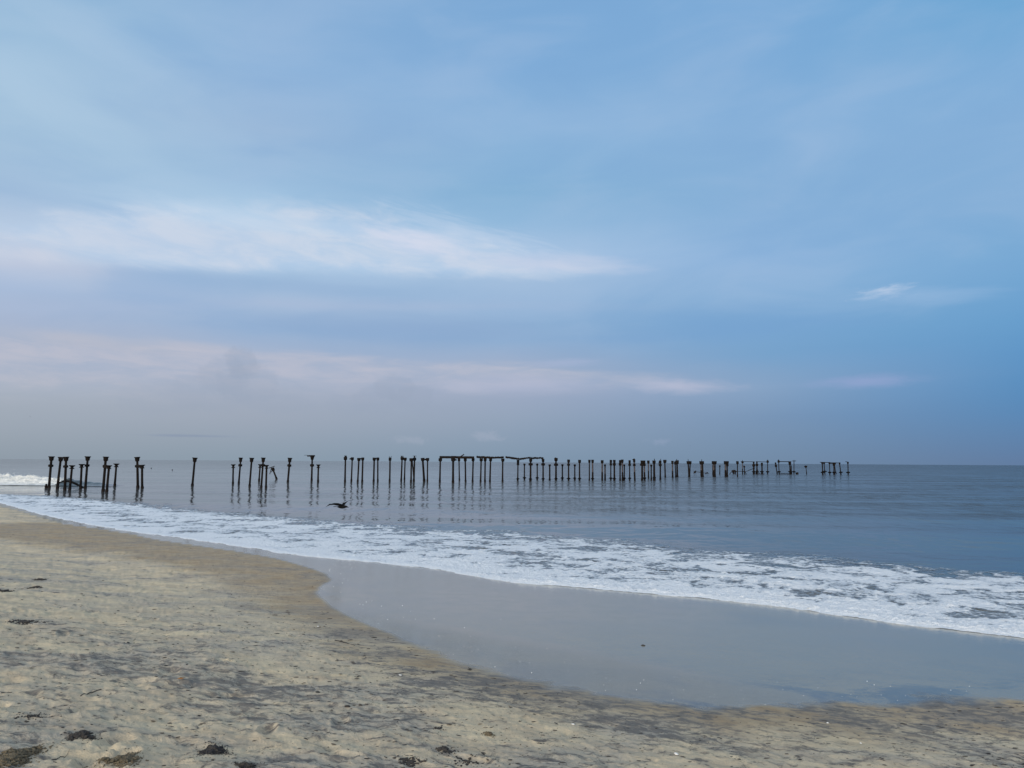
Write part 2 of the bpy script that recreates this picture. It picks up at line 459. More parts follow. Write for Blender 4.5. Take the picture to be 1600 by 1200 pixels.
# streaks of dark mineral sand drawn out along the shore
v1 = g.xyz(g.mul(px_, 0.62), g.mul(py_, 0.85), 0.0)
v2 = g.xyz(g.mul(px_, 2.4), g.mul(py_, 2.4), 4.0)
v3 = g.xyz(px_, py_, 8.0)
n_big = g.noise(v1, 1.0, 6.0, 0.62, 0.8)
n_mid = g.noise(v2, 1.0, 6.0, 0.65, 0.5)
n_patch = g.noise(g.xyz(g.mul(px_, 5.5), g.mul(py_, 7.5), 2.0), 1.0, 7.0, 0.74, 0.6)
n_fine = g.noise(v3, 90.0, 3.0, 0.7)
n_grain = g.noise(v3, 420.0, 2.0, 0.6)
dryc = g.mix(g.step(n_mid, 0.3, 0.7), lin((190, 172, 145)), lin((222, 202, 167)))
dryc = g.mix(g.step(n_big, 0.35, 0.7, 0.0, 0.8), dryc, lin((172, 164, 152)))
dark = g.mul(g.step(g.add(n_big, g.mul(g.sub(n_patch, 0.5), 2.0)), g.sub(0.66, g.mul(band, 0.26)), g.sub(0.92, g.mul(band, 0.24))), 0.7)
col = g.mix(dark, dryc, lin((88, 86, 86)))
spk = g.mul(g.step(n_patch, 0.58, 0.70), g.add(0.22, g.mul(band, 0.5)))
col = g.mix(spk, col, lin((78, 76, 78)))
dampc = g.mix(g.step(n_mid, 0.35, 0.7), lin((146, 120, 88)), lin((160, 136, 104)))
dampc = g.mix(g.mul(g.step(g.add(n_big, g.mul(g.sub(n_patch, 0.5), 0.8)), 0.62, 0.40), g.mul(band, 0.0)), dampc, lin((108, 102, 96)))
dampc = g.mix(g.mul(g.step(g.add(n_big, g.mul(g.sub(n_patch, 0.5), 0.9)), 0.38, 0.60), g.add(0.15, g.mul(band, 0.65))), dampc, lin((88, 86, 84)))
dampf = g.mul(damp, g.step(n_big, 0.2, 0.6, 1.0, 0.7))
col = g.mix(g.mul(dampf, g.sub(0.85, g.mul(dark, 0.5))), col, dampc)
wetc = g.mix(g.mul(g.step(g.add(n_big, g.mul(g.sub(n_patch, 0.5), 0.5)), 0.42, 0.66), g.mul(band, 1.0)), lin((142, 128, 100)), lin((50, 58, 72)))
wetc = g.mix(g.step(n_big, 0.35, 0.65, 0.0, 0.35), wetc, lin((126, 119, 102)))
wetc = g.mix(g.mul(g.step(n_patch, 0.60, 0.70), 0.25), wetc, lin((96, 98, 98)))
col = g.mix(wet, col, wetc)
gr = g.add(g.mul(g.sub(n_grain, 0.5), 0.5), g.mul(g.sub(n_fine, 0.5), 0.35))
gr = g.mul(gr, g.sub(1.0, g.mul(wet, 0.9)))
brt = g.node('ShaderNodeHueSaturation'); g.put(brt.inputs['Color'], col); g.put(brt.inputs['Value'], g.add(1.0, gr))
rough = g.sub(g.sub(0.92, g.mul(damp, 0.25)), g.mul(wet, 0.57))
h = g.add(g.mul(n_fine, 0.6), g.mul(n_grain, 0.3))
h = g.add(h, g.mul(n_patch, 3.5))
bn1 = bump(g, h, 0.010, g.sub(0.9, g.mul(wet, 0.84)))
b = principled(g, Base_Color=brt.outputs[0], Roughness=rough, Normal=bn1, IOR=1.4)
g.put(b.inputs['Specular IOR Level'], 0.2)
# a film of water on the washed sand: a smooth clear coat
g.put(b.inputs['Coat Weight'], g.mul(wet, 0.46))
g.put(b.inputs['Coat IOR'], 1.33)
g.put(b.inputs['Coat Roughness'], g.step(n_mid, 0.35, 0.7, 0.07, 0.22))
close(g, b.outputs[0])

dep = np.tan(np.linspace(math.atan(1.55 / 1.2), math.atan(1.55 / 90), 760))
rs = np.concatenate([[0.02, 0.3, 0.6, 0.9], 1.55 / dep, [110, 150, 250, 500, 1500, 5000, 20000]])
SX, SY, SR = polar(rs, 1050)
sz = sand_base(SX, SY)
st_, sn_ = tn(SX, SY)
wd = sdf(SX, SY, WETPOLY); dd = sdf(SX, SY, DAMPPOLY)
wob = fbm(SX * 0.9, SY * 0.9, 5, 5) * 0.50 + fbm(SX * 5, SY * 5, 3, 6) * 0.16
upper = sstep(SX + 0.0 * SY, -2.5, 0.5)      # the near edge is ragged, the far tip is crisp
wob = wob * (0.12 + 0.88 * upper)
a_wet = sstep(wd + wob, -0.06 - 0.10 * upper, 0.10 + 0.22 * upper)
a_damp = sstep(dd + fbm(SX * 0.7, SY * 0.7, 4, 9) * 1.2, -0.9, 0.9)
inl = -wd
a_band = np.exp(-((inl - 0.7) / 1.1) ** 2) * 0.95 + 0.55 * sstep(inl, 1.5, 3.0) * (1 - sstep(inl, 4.5, 7.5)) + 0.45 * np.clip(fbm(SX * .35, SY * .35, 3, 31) * 2, 0, 1)
a_band = a_band + 0.9 * np.exp(-((inl + 0.55) / 0.65) ** 2) * sstep(SX, 1.0, 3.5)
a_band = np.clip(a_band * 1.25, 0, 1.15) * (0.4 + 0.6 * sstep(SY, 12, 8))
near = sstep(SR, 60, 15)
dry = 1 - a_wet
lump = fbm(SX * 1.1, SY * 1.1, 4, 41) * 0.045 + fbm(SX * 4.5, SY * 4.5, 4, 42) * 0.022
pits = -np.clip(fbm(SX * 3.0, SY * 3.0, 3, 43) - 0.22, 0, 1) * 0.07
small = fbm(SX * 14, SY * 14, 3, 44) * 0.011 + fbm(SX * 34, SY * 34, 2, 45) * 0.004
inland = sstep(inl, 0.3, 3.0)
dz = dry * near * ((lump + pits) * (0.15 + 0.85 * inland) + small * sstep(inl, 0.1, 1.2))
# foot prints trodden into the dry sand
rng = np.random.default_rng(7)
fp = [(-2.4, 4.6), (-1.7, 5.6), (-2.9, 6.8), (-0.9, 4.3), (0.2, 3.9), (0.9, 4.2), (-3.6, 5.4), (-4.2, 7.6), (-1.2, 7.0), (-5.1, 9.0), (-0.3, 5.0)] + [(rng.uniform(-8, 2), rng.uniform(3.5, 12)) for _ in range(46)]
for fx, fy in fp:
    a = rng.uniform(0, 3.14); ca, sa = math.cos(a), math.sin(a)
    u = (SX - fx) * ca + (SY - fy) * sa; v = -(SX - fx) * sa + (SY - fy) * ca
    q = (u / 0.13) ** 2 + (v / 0.055) ** 2
    dz += inland * dry * (-0.034 * np.exp(-q ** 1.5) + 0.014 * np.exp(-((np.sqrt(q) - 1.35) / 0.3) ** 2))
SZ = sz + dz
sand = grid_mesh('sand', np.stack([SX, SY, SZ], -1), m_sand, attrs={'wet': a_wet, 'damp': a_damp, 'band': a_band}, wrap=True)
tag(sand, kind='structure')

# ------------------------------------------------------------------ sea
m_sea, g = new_mat('sea_water')
px_, py_, pz_ = geo_pos(g)
dist = g.m('SQRT', g.add(g.mul(px_, px_), g.mul(py_, py_)))
vv = g.xyz(g.mul(px_, 0.55), py_, 0.0)
r1 = g.noise(g.xyz(g.mul(px_, 0.42), g.mul(py_, 0.26), 0.0), 1.0, 3.0, 0.55, 0.3)
r2 = g.noise(g.xyz(g.mul(px_, 0.6), py_, 5.0), 3.2, 4.0, 0.6, 0.2)
gust = g.noise(g.xyz(g.mul(px_, 0.012), g.mul(py_, 0.03), 2.0), 1.0, 3.0, 0.5)
bear = g.m('DIVIDE', px_, g.m('MAXIMUM', py_, 1.0))
right = g.step(bear, -0.10, 0.45)
rr_ = g.step(bear, -0.12, 0.06)
shal = g.attr('shallow')
ticks = g.noise(g.xyz(g.mul(px_, 2.3), g.mul(py_, 0.42), 17.0), 1.0, 4.0, 0.6, 0.3)
ticks2 = g.noise(g.xyz(g.mul(px_, 0.7), g.mul(py_, 0.22), 27.0), 1.0, 5.0, 0.6, 0.3)
ruff = g.add(g.mul(g.step(dist, 34, 62), g.add(0.15, g.mul(rr_, 0.85))), g.mul(g.step(gust, 0.45, 0.65), 0.12))
ruff = g.m('MAXIMUM', ruff, g.mul(g.step(dist, 130, 320, 0.0, 0.8), g.step(bear, -0.5, 0.3, 0.35, 1.0)))
pat = g.noise(g.xyz(g.mul(px_, 0.035), g.mul(py_, 0.16), 11.0), 1.0, 9.0, 0.68, 0.3)
ruff = g.mul(ruff, g.step(pat, 0.34, 0.66, 0.25, 1.5))
ruff = g.m('MINIMUM', ruff, 1.4)
n1 = bump(g, r1, 0.30, g.add(0.32, g.mul(ruff, 0.8)))
n2 = bump(g, r2, 0.035, g.add(0.14, g.mul(ruff, 0.75)), n1)
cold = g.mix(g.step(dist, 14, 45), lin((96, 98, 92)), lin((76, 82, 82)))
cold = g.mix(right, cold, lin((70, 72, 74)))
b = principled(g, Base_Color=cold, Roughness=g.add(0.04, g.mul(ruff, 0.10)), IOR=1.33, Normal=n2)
# wavelets too small to model turn some of the water towards the viewer and show its own dull colour
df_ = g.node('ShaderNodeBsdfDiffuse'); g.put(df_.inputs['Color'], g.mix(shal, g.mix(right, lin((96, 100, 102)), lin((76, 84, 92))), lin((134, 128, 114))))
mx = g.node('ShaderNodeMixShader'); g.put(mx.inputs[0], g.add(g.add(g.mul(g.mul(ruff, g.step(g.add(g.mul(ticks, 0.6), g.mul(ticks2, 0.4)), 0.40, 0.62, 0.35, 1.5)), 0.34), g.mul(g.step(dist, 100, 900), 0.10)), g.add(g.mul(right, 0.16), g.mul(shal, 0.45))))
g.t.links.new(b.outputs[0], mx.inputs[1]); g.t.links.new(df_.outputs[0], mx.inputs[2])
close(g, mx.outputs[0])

dep = np.linspace(math.atan(3.0 / 6.5), 0.00015, 620)
rs = 3.0 / np.tan(dep)
WX, WY, WR = polar(np.concatenate([rs, [40000]]), 900)
wt_, wn_ = tn(WX, WY)
nf = np.interp(wt_, ft, fn)
nb = np.interp(wt_, bt, bn)
def swell(x, y, r):
    z = 0.045 * np.sin(y * 0.55 + x * 0.12 + 1.6 * fbm(x * 0.05, y * 0.08, 2, 60)) * sstep(r, 140, 50)
    z += 0.05 * np.sin(y * 0.16 + x * 0.03 + 2.0 * fbm(x * 0.01, y * 0.02, 2, 61)) * sstep(r, 700, 200)
    z += 0.035 * fbm(x * 0.5, y * 1.1, 3, 62) * sstep(r, 60, 25)
    return z
def sea_z(x, y, r, n, nfr):
    sw = swell(x, y, r) * sstep(n - nfr, 1.0, 9.0)
    base = np.maximum(0.0, sand_base(x, y) + 0.012)
    d = n - nfr
    sd_ = sand_base(x, y)
    thin = sd_ + np.clip(d * 0.12, -0.06, 0.008)      # the very edge is a film running out over the sand
    k = sstep(d, 0.0, 1.6)
    z = thin + k * (base - thin)
    return np.where(d > 0.1, np.maximum(z, sd_ + 0.006), z) + sw
WZ = sea_z(WX, WY, WR, wn_, nf)
inside = (wn_ > nf - 0.9)
idx = np.hstack([inside, inside[:, :1]])
keep = idx[:-1, :-1] & idx[:-1, 1:] & idx[1:, 1:] & idx[1:, :-1]
sea = grid_mesh('sea', np.stack([WX, WY, WZ], -1), m_sea, keep=keep, attrs={'shallow': sstep(wn_ - nf, 11.0, 1.0)}, wrap=True)
tag(sea, kind='structure')

# ------------------------------------------------------------------ foam of the broken wave
m_foam, g = new_mat('sea_foam')
px_, py_, pz_ = geo_pos(g)
th = g.attr('thick')
fv = g.xyz(px_, py_, 0.0)
fn1 = g.noise(fv, 7.0, 5.0, 0.65, 0.4)
fn2 = g.noise(fv, 38.0, 3.0, 0.6)
fc = g.mix(g.step(g.add(th, g.mul(g.sub(fn1, 0.5), 1.0)), 0.25, 0.9), lin((146, 162, 178)), lin((232, 236, 240)))
fc = g.mix(g.mul(g.step(fn1, 0.60, 0.74), 0.35), fc, lin((168, 162, 146)))
bnf = bump(g, g.add(fn1, g.mul(fn2, 0.4)), 0.12, 0.9)
b = principled(g, Base_Color=fc, Roughness=0.75, Normal=bnf)
# lace: bubbles gathered along the rims of open cells
wv_ = g.node('ShaderNodeVectorMath', operation='ADD')
g.put(wv_.inputs[0], fv)
nz_ = g.node('ShaderNodeTexNoise'); nz_.inputs['Scale'].default_value = 2.5; g.put(nz_.inputs['Vector'], fv)
sc_ = g.node('ShaderNodeVectorMath', operation='SCALE'); g.put(sc_.inputs[0], nz_.outputs['Color']); sc_.inputs['Scale'].default_value = 0.5
g.put(wv_.inputs[1], sc_.outputs[0])
vo = g.node('ShaderNodeTexVoronoi', feature='DISTANCE_TO_EDGE'); vo.inputs['Scale'].default_value = 3.4
g.put(vo.inputs['Vector'], wv_.outputs[0])
lace = g.mul(g.step(vo.outputs['Distance'], 0.16, 0.02), g.step(g.add(th, g.mul(g.sub(fn1, 0.5), 0.6)), 0.04, 0.30, 0.0, 0.75))
body = g.step(g.add(th, g.add(g.mul(g.sub(fn1, 0.5), 1.0), g.mul(g.sub(fn2, 0.5), 0.5))), 0.30, 0.60)
tr = g.node('ShaderNodeBsdfTransparent')
mx = g.node('ShaderNodeMixShader')
g.put(mx.inputs[0], g.m('MAXIMUM', g.m('MAXIMUM', lace, body), g.step(g.add(th, g.mul(g.sub(fn1, 0.5), 0.4)), 0.05, 0.35, 0.0, 0.5)))
g.t.links.new(tr.outputs[0], mx.inputs[1]); g.t.links.new(b.outputs[0], mx.inputs[2])
close(g, mx.outputs[0])

dep = np.linspace(math.atan(3.0 / 9.5), math.atan(3.0 / 95), 900)
a1 = np.linspace(R(-41), R(41), 1250)
Rr, AA = np.meshgrid(3.0 / np.tan(dep), a1, indexing='ij')
FX, FY = Rr * np.sin(AA), Rr * np.cos(AA)
t_, n_ = tn(FX, FY)
wig = fbm(t_ * 1.2, t_ * 0 + 0.5, 3, 70) * 0.16 + fbm(t_ * 5, n_ * 5, 3, 71) * 0.05
df = n_ - (np.interp(t_, ft, fn) + wig)
width = np.interp(t_, bt, bn) - np.interp(t_, ft, fn)
q = df / width
wx = FX + fbm(FX * 0.8, FY * 0.8, 3, 72) * 0.9
wy = FY + fbm(FX * 0.8, FY * 0.8, 3, 73) * 0.9
big = fbm(wx * 0.55, wy * 0.75, 3, 74)
mid = fbm(wx * 2.2, wy * 2.6, 4, 75)
ridge = 1 - np.abs(fbm(wx * 1.3, wy * 1.9, 4, 76)) * 3.2
fine = fbm(FX * 9, FY * 9, 3, 77)
near_r = sstep(Rr, 45, 16)
dens = 0.62 + 0.05 * sstep(FX, 0, -6) - 0.19 * sstep(q, 0.0, 0.35) - 0.36 * sstep(q, 0.5, 1.05) + big * 0.55 + mid * 0.55 + np.clip(ridge, 0, 1) * 0.22 * sstep(q, 0.2, 0.8) + fine * 0.28
dens += 0.25 * np.exp(-(df / (0.7 + 0.4 * near_r)) ** 2)
dens -= 2.0 * sstep(q + big * 0.35 + mid * 0.1, 0.92, 1.15)
thick = np.clip((dens + 0.02) / 0.72, 0, 1)
puff = np.abs(fbm(FX * 2.6, FY * 2.6, 4, 78))
puff2 = np.abs(fbm(FX * 7, FY * 7, 3, 79))
lip = np.exp(-((df - 0.32) / 0.26) ** 2) * (0.018 + 0.035 * sstep(FX, -3, 2) * (0.6 + 0.8 * np.clip(fbm(t_ * 0.5, t_ * 0, 2, 80) + 0.4, 0, 1)))
FZ = sea_z(FX, FY, Rr, n_, np.interp(t_, ft, fn) + wig) + 0.002 + np.clip(thick - 0.25, 0, 1) * sstep(df, -0.02, 0.3) * (1 - 0.6 * sstep(q, 0.4, 1.0)) * (0.014 + (0.09 * puff + 0.035 * puff2) * near_r + lip * (0.8 + 0.9 * puff2))
FZ = FZ - 0.03 * sstep(df, 0.02, -0.08)
# ridges of the churned bore
FZ += thick * sstep(df, 0.2, 1.2) * near_r * 0.05 * np.clip(fbm(n_ * 0.5 + 3, t_ * 0.18, 2, 81) + 0.2, 0, 1)
ok = (df > -0.12) & (dens > -0.02) & (q < 1.5)
keep = ok[:-1, :-1] & ok[:-1, 1:] & ok[1:, 1:] & ok[1:, :-1]
foam = grid_mesh('sea_foam', np.stack([FX, FY, FZ], -1), m_foam, keep=keep, attrs={'thick': thick})
tag(foam, 'white foam of the spent wave spread along the waterline', 'foam', kind='stuff')

# ------------------------------------------------------------------ breaking wave far left
m_wave, g = new_mat('breaking_wave_water')
px_, py_, pz_ = geo_pos(g)
wh = g.attr('white')
nw = g.noise(g.xyz(px_, py_, g.mul(pz_, 2.0)), 1.3, 5.0, 0.7, 0.5)
wf = g.step(g.add(wh, g.mul(g.sub(nw, 0.5), 0.7)), 0.35, 0.65)
b1 = principled(g, Base_Color=g.mix(g.step(nw, 0.35, 0.65), lin((178, 182, 182)), lin((224, 225, 222))), Roughness=0.8, Normal=bump(g, nw, 0.25, 0.9))
b2 = principled(g, Base_Color=lin((52, 55, 54)), Roughness=0.12, IOR=1.33, Normal=bump(g, nw, 0.08, 0.5))
mx = g.node('ShaderNodeMixShader'); g.put(mx.inputs[0], wf)
g.t.links.new(b2.outputs[0], mx.inputs[1]); g.t.links.new(b1.outputs[0], mx.inputs[2])
close(g, mx.outputs[0])
NU, NV = 320, 60
us = np.linspace(-160, 195, NU)                       # along the crest, in photo columns only to find its two ends
W0 = on_z(-160, 754.5); W1 = on_z(195, 758.5)
VX = np.linspace(-2.7, 3.2, NV)                        # across the crest in metres
PP = np.zeros((NU, NV, 3)); white = np.zeros((NU, NV))
ax = (W1 - W0)[:2]; L = np.linalg.norm(ax); ax = ax / L; ac = np.array([-ax[1], ax[0]])
if ac[1] < 0: ac = -ac
for i, u in enumerate(us):
    f = i / (NU - 1)
    cpos = W0[:2] + ax * L * f
    x = -160 + 355 * f
    hc = 1.05 if x < 40 else 1.05 - 0.25 * (x - 40) / 60 if x < 100 else 0.8 * max(0, (195 - x) / 95) ** 1.1
    hc *= 1 + 0.10 * math.sin(x * 0.13) + 0.06 * math.sin(x * 0.41)
    v = VX
    prof = np.where(v < 0, np.exp(-(v / 1.2) ** 2), np.exp(-(v / 1.1) ** 2))
    wv = float(sstep(np.array(x), 118, 96))
    PP[i, :, 0] = cpos[0] + ac[0] * v; PP[i, :, 1] = cpos[1] + ac[1] * v
    PP[i, :, 2] = hc * prof - 0.02
    white[i] = wv * sstep(v, 1.2, 0.4) * (0.7 + 0.3 * sstep(v, -2.6, -1.6))
bump_ = fbm(PP[..., 0] * 0.9, PP[..., 1] * 1.6, 4, 90) * 0.42 + fbm(PP[..., 0] * 3, PP[..., 1] * 4, 3, 91) * 0.2
PP[..., 2] += bump_ * white * np.clip(PP[..., 2], 0, 1)
wave = grid_mesh('breaking_wave', PP, m_wave, attrs={'white': white})
tag(wave, 'breaking wave with a white crest rolling in behind the leftmost piles', 'wave', kind='stuff')

# ------------------------------------------------------------------ materials of the old pier
def iron(name, c1, c2, rough=0.85):
    m, g = new_mat(name)
    tcn = g.node('ShaderNodeTexCoord').outputs['Object']
    n = g.noise(tcn, 3.0, 6.0, 0.65)
    n2 = g.noise(tcn, 14.0, 4.0, 0.6)
    col = g.mix(g.step(n, 0.35, 0.65), c1, c2)
    b = principled(g, Base_Color=col, Roughness=rough, Normal=bump(g, g.add(n, n2), 0.03, 0.8))
    b.inputs['Specular IOR Level'].default_value = 0.12
    close(g, b.outputs[0])
    return m
M_IRON = iron('corroded_iron', (0.005, 0.0045, 0.005, 1), (0.016, 0.011, 0.009, 1))
M_PALE = iron('salt_bleached_iron', (0.040, 0.035, 0.037, 1), (0.085, 0.073, 0.076, 1))
M_WEED = iron('barnacle_crust', (0.003, 0.003, 0.004, 1), (0.008, 0.007, 0.007, 1))

def frame(a, b):
    d = (b - a); L = d.length
    return d.to_track_quat('Z', 'Y'), L

def lathe(name, mat, prof, a, b, parent=None, seg=12, rough=0.0, square=False, seed=0):
    """surface of revolution round the axis a->b; prof = [(distance along the axis, radius)]"""
    rnd = random.Random(seed)
    q, L = frame(a, b)
    bm = bmesh.new()
    rings = []
    ns = 4 if square else seg
    for (z, r) in prof:
        ring = []
        for k in range(ns):
            an = 2 * math.pi * (k + (0.5 if square else 0)) / ns
            rr = r * (math.sqrt(2) if square else 1) * (1 + rough * rnd.uniform(-1, 1))
            p = Vector((math.cos(an) * rr, math.sin(an) * rr, z + rough * r * rnd.uniform(-.4, .4)))
            ring.append(bm.verts.new(a + q @ p))
        rings.append(ring)
    for i in range(len(rings) - 1):
        for k in range(ns):
            bm.faces.new((rings[i][k], rings[i][(k + 1) % ns], rings[i + 1][(k + 1) % ns], rings[i + 1][k]))
    bm.faces.new(list(reversed(rings[0]))); bm.faces.new(rings[-1])
    me = bpy.data.meshes.new(name); bm.to_mesh(me); bm.free()
    return finish(name, me, mat, parent, smooth=False)

def bar(name, mat, a, b, w, h, parent=None, rough=0.0, n=1, seed=0, sag=0.0):
    """a squared beam from a to b, its edges eaten away by rust when rough > 0"""
    rnd = random.Random(seed)
    d = (b - a); L = d.length; d.normalize()
    side = d.cross(Vector((0, 0, 1)))
    if side.length < 1e-3: side = Vector((1, 0, 0))
    side.normalize(); up = side.cross(d)
    bm = bmesh.new(); rings = []
    for i in range(n + 1):
        f = i / n
        c = a + d * L * f + Vector((0, 0, -sag * 4 * f * (1 - f)))
        j = lambda s: 1 + rough * rnd.uniform(-1, 0.5)
        ring = [bm.verts.new(c + side * (sx * w / 2 * j(0)) + up * (sy * h / 2 * j(0))) for sx, sy in ((-1, -1), (1, -1), (1, 1), (-1, 1))]
        rings.append(ring)
    for i in range(n):
        for k in range(4):
            bm.faces.new((rings[i][k], rings[i][(k + 1) % 4], rings[i + 1][(k + 1) % 4], rings[i + 1][k]))
    bm.faces.new(list(reversed(rings[0]))); bm.faces.new(rings[-1])
    bmesh.ops.recalc_face_normals(bm, faces=bm.faces)
    me = bpy.data.meshes.new(name); bm.to_mesh(me); bm.free()
    return finish(name, me, mat, parent, smooth=False)

def empty(name, loc):
    o = bpy.data.objects.new(name, None); C.objects.link(o); o.location = loc
    o.empty_display_size = 0.3
    return o

ROOTS = []
def pile(xt, yt, xb, yb, style, label, wpx=2.6, collar=None, foot=False, extras=(), group=None, pale=False, capw=None, seed=None):
    """one iron pile of the pier; its foot stands where the photo puts it on the water plane"""
    seed = int(xb * 10) if seed is None else seed
    B = on_z(xb, yb)
    s = B[1] / math.cos(PITCH) / FPX                 # metres per photo pixel at that distance
    dt = ray(xt, yt); k = B[1] / dt[1]
    top = Vector((dt[0] * k, B[1], EYE + dt[2] * k))
    root = empty('pier_pile', (B[0], B[1], 0.0))
    loc = Vector((0, 0, 0)); topl = top - Vector((B[0], B[1], 0))
    axis = topl.normalized(); H = topl.length
    a = loc - axis * 1.3                              # carries on below the water to the bed
    r = wpx * s / 2 * (1.12 if wpx > 2.2 else 1.32)
    def at(dpx): return dpx * s
    L = H + 1.3
    capL = {'flare': at(7.0), 'spool': at(5.2), 'box': at(5.0), 'bare': 0.0, 'plate': at(3.4), 'block': at(5.5)}[style]
    shaft_end = L - capL * 0.8
    mat = M_PALE if pale else M_IRON
    pr = [(0, r * 1.05), (0.9, r * 1.15), (1.3 + at(2.5), r * 1.25), (1.3 + at(3.5), r * 1.0), (L * 0.6, r * 0.92), (shaft_end, r * 0.88)]
    if pale:
        kk = 1.3 + H * 0.42
        lathe('shaft', M_PALE, [(kk, r * .95), (shaft_end, r * .9)], a, topl, root, rough=0.06, seed=seed)
        lathe('lower_shaft', M_IRON, [(0, r), (1.3, r * 1.2), (kk, r * 1.02)], a, topl, root, rough=0.12, seed=seed)
    else:
        lathe('shaft', M_IRON, pr, a, topl, root, rough=0.07, seed=seed)
    cw = capw
    if style == 'flare':
        R0 = at(cw or 4.4)
        lathe('capital', M_IRON, [(L - at(7.0), r * 0.95), (L - at(6.3), r * 1.5), (L - at(4.4), r * 1.65), (L - at(1.6), R0 * .8), (L - at(1.3), R0 * 0.92), (L - at(1.25), R0), (L, R0)], a, topl, root, seg=14, rough=0.03, seed=seed)
    elif style == 'spool':
        R0 = at(cw or 4.3)
        lathe('capital', M_IRON, [(L - at(5.6), R0 * .80), (L - at(4.9), R0 * .84), (L - at(4.0), R0 * .5), (L - at(2.6), R0 * .48), (L - at(1.2), R0 * .85), (L - at(1.1), R0), (L, R0)], a, topl, root, seg=14, rough=0.04, seed=seed)
    elif style in ('box', 'block'):
        R0 = at(cw or 2.3)
        lathe('capital', M_IRON, [(L - capL, r * 1.1), (L - capL * 0.82, R0), (L - capL * .12, R0 * 1.08), (L, R0 * .95)], a, topl, root, seg=10, rough=0.09, seed=seed)
    elif style == 'plate':
        R0 = at(cw or 3.5)
        lathe('capital', M_IRON, [(L - at(3.4), r), (L - at(2.8), R0 * .75), (L - at(1.4), R0), (L - at(.5), R0), (L, R0 * .6)], a, topl, root, seg=10, rough=0.08, seed=seed)
    if collar is not None:
        zc = 1.3 + (yb - collar) * s
        R1 = r + at(1.7 if wpx > 2.2 else 1.0)
        lathe('collar', M_IRON, [(zc - at(1.9), R1 * .75), (zc - at(1.5), R1), (zc + at(1.3), R1), (zc + at(1.8), R1 * .8)], a, topl, root, seg=8, rough=0.05, seed=seed + 1)
    if foot:
        zc = 1.3 + at(4.0)
        R1 = at(2.9)
        lathe('foot_flange', M_WEED, [(zc - at(1.3), R1 * .5), (zc - at(.4), R1), (zc + at(.3), R1 * .9), (zc + at(1.2), r)], a, topl, root, seg=10, rough=0.2, seed=seed + 2)
    for e in extras:
        kind, x0, y0, x1, y1, th = e
        def loc3(x, y):
            dd = ray(x, y); kk = B[1] / dd[1]
            return Vector((dd[0] * kk, 0, EYE + dd[2] * kk)) + Vector((-B[0], 0, 0))
        bar(kind, M_IRON, loc3(x0, y0), loc3(x1, y1), th * s, th * s, root, rough=0.3, n=4, seed=seed + 5)
    tag(root, label, 'pile', group)
    ROOTS.append((root, xb, top, s))
    return root

GR = {
 'a': 'flared iron piles at the shore end of the ruined pier',
 'b': 'block headed iron piles in the middle of the ruined pier',
 'c': 'piles carrying the broken deck beams',
 'd': 'piles of the outer part of the ruined pier',
 'e': 'piles and frames at the seaward end of the ruined pier',
}
a_, b_, c_, d_, e_ = (GR[k] for k in 'abcde')
P = pile
# ---- shore end
P(80.6,713,76.6,762,'flare','tall flared pile with collar, leftmost of all the pier piles',3.4,728.3,group=a_)
P(95.3,714,89.7,763,'flare','leaning flared pile without collar, its head touching the next pile',3.3,None,group=a_)
P(103.3,713.6,101.3,765,'flare','tall collared pile whose flared head touches the leaning pile beside it',3.5,729.5,group=a_)
P(112.8,727,109,765,'spool','short leaning pile with a spool head standing before the wave hump',3.2,None,group=a_)
P(127.8,725,125.8,763.5,'spool','short spool headed pile touching the left side of a tall collared pile',3.2,None,group=a_)
P(137.2,713,133.3,763,'flare','tall flared pile with collar, rightmost of the piles around the wave',3.3,728,group=a_)
P(165.6,713.5,161,767,'flare','tall leaning flared pile joined to a short pile, left of a lone spool headed pile',3.7,729,group=a_)
P(170.6,727,166.7,768,'spool','short pile tied to the collar of the leaning flared pile on its left',3.5,None,group=a_)
P(182,724.3,179.2,759,'spool','lone short spool headed pile right of the leaning flared pair',2.9,None,group=a_)
P(214.4,714,215.3,762,'flare','tall upright flared pile tied to a short pile, left of the solitary pile',3.5,728.7,group=a_)
P(221.9,726.3,222.2,763,'spool','short pile tied to the right of the upright flared pile',3.4,None,group=a_)
P(304.7,715,300.5,759,'flare','solitary tall flared pile with no neighbour and open water on both sides',3.0,None,group=a_,capw=4.0)
P(364.5,725.5,363.9,756.5,'spool','short upright spool pile, first of the group right of the solitary pile',2.5,None,group=a_,capw=3.4)
P(376.3,715,373,756,'flare','thin tall collared pile just right of a short upright spool pile',2.5,727.5,group=a_,capw=3.2)
P(393.4,715.3,390,760,'flare','tall flared pile without collar between the thin collared pile and the triple cluster',2.8,None,group=a_,capw=3.6)
P(406.6,725.3,404.8,751,'spool','short left pile of the triple cluster beside the toppled pile',2.3,None,group=a_,capw=3.2)
P(411.6,715,408.1,762,'flare','tall middle pile of the triple cluster beside the toppled pile',2.8,727.5,group=a_,capw=3.5)
P(416.7,726.5,415.6,762,'spool','short right pile of the triple cluster beside the toppled pile',2.8,None,group=a_,capw=3.4)
P(425.5,731,432.3,748.5,'block','toppled short pile leaning steeply left with torn iron hanging from its head',2.4,None,group=a_,capw=2.4,
  extras=[('torn_iron',424,731,421.5,741,.9),('torn_iron',420.5,731.5,429,728.3,1.2),('torn_iron',426,733,423.5,738,.8)])
P(453.1,715.3,449.7,753.5,'flare','tall flared collared pile just right of the toppled pile',2.8,727.8,group=a_,capw=3.6)
P(488,711.5,486.9,751,'flare','tall pile with a stump of deck beam jutting left from its head',2.6,727.5,group=a_,capw=4.0,
  extras=[('beam_stump',480.2,712.6,492,712.0,2.2),('torn_iron',475,711.3,481,711.3,.5)])
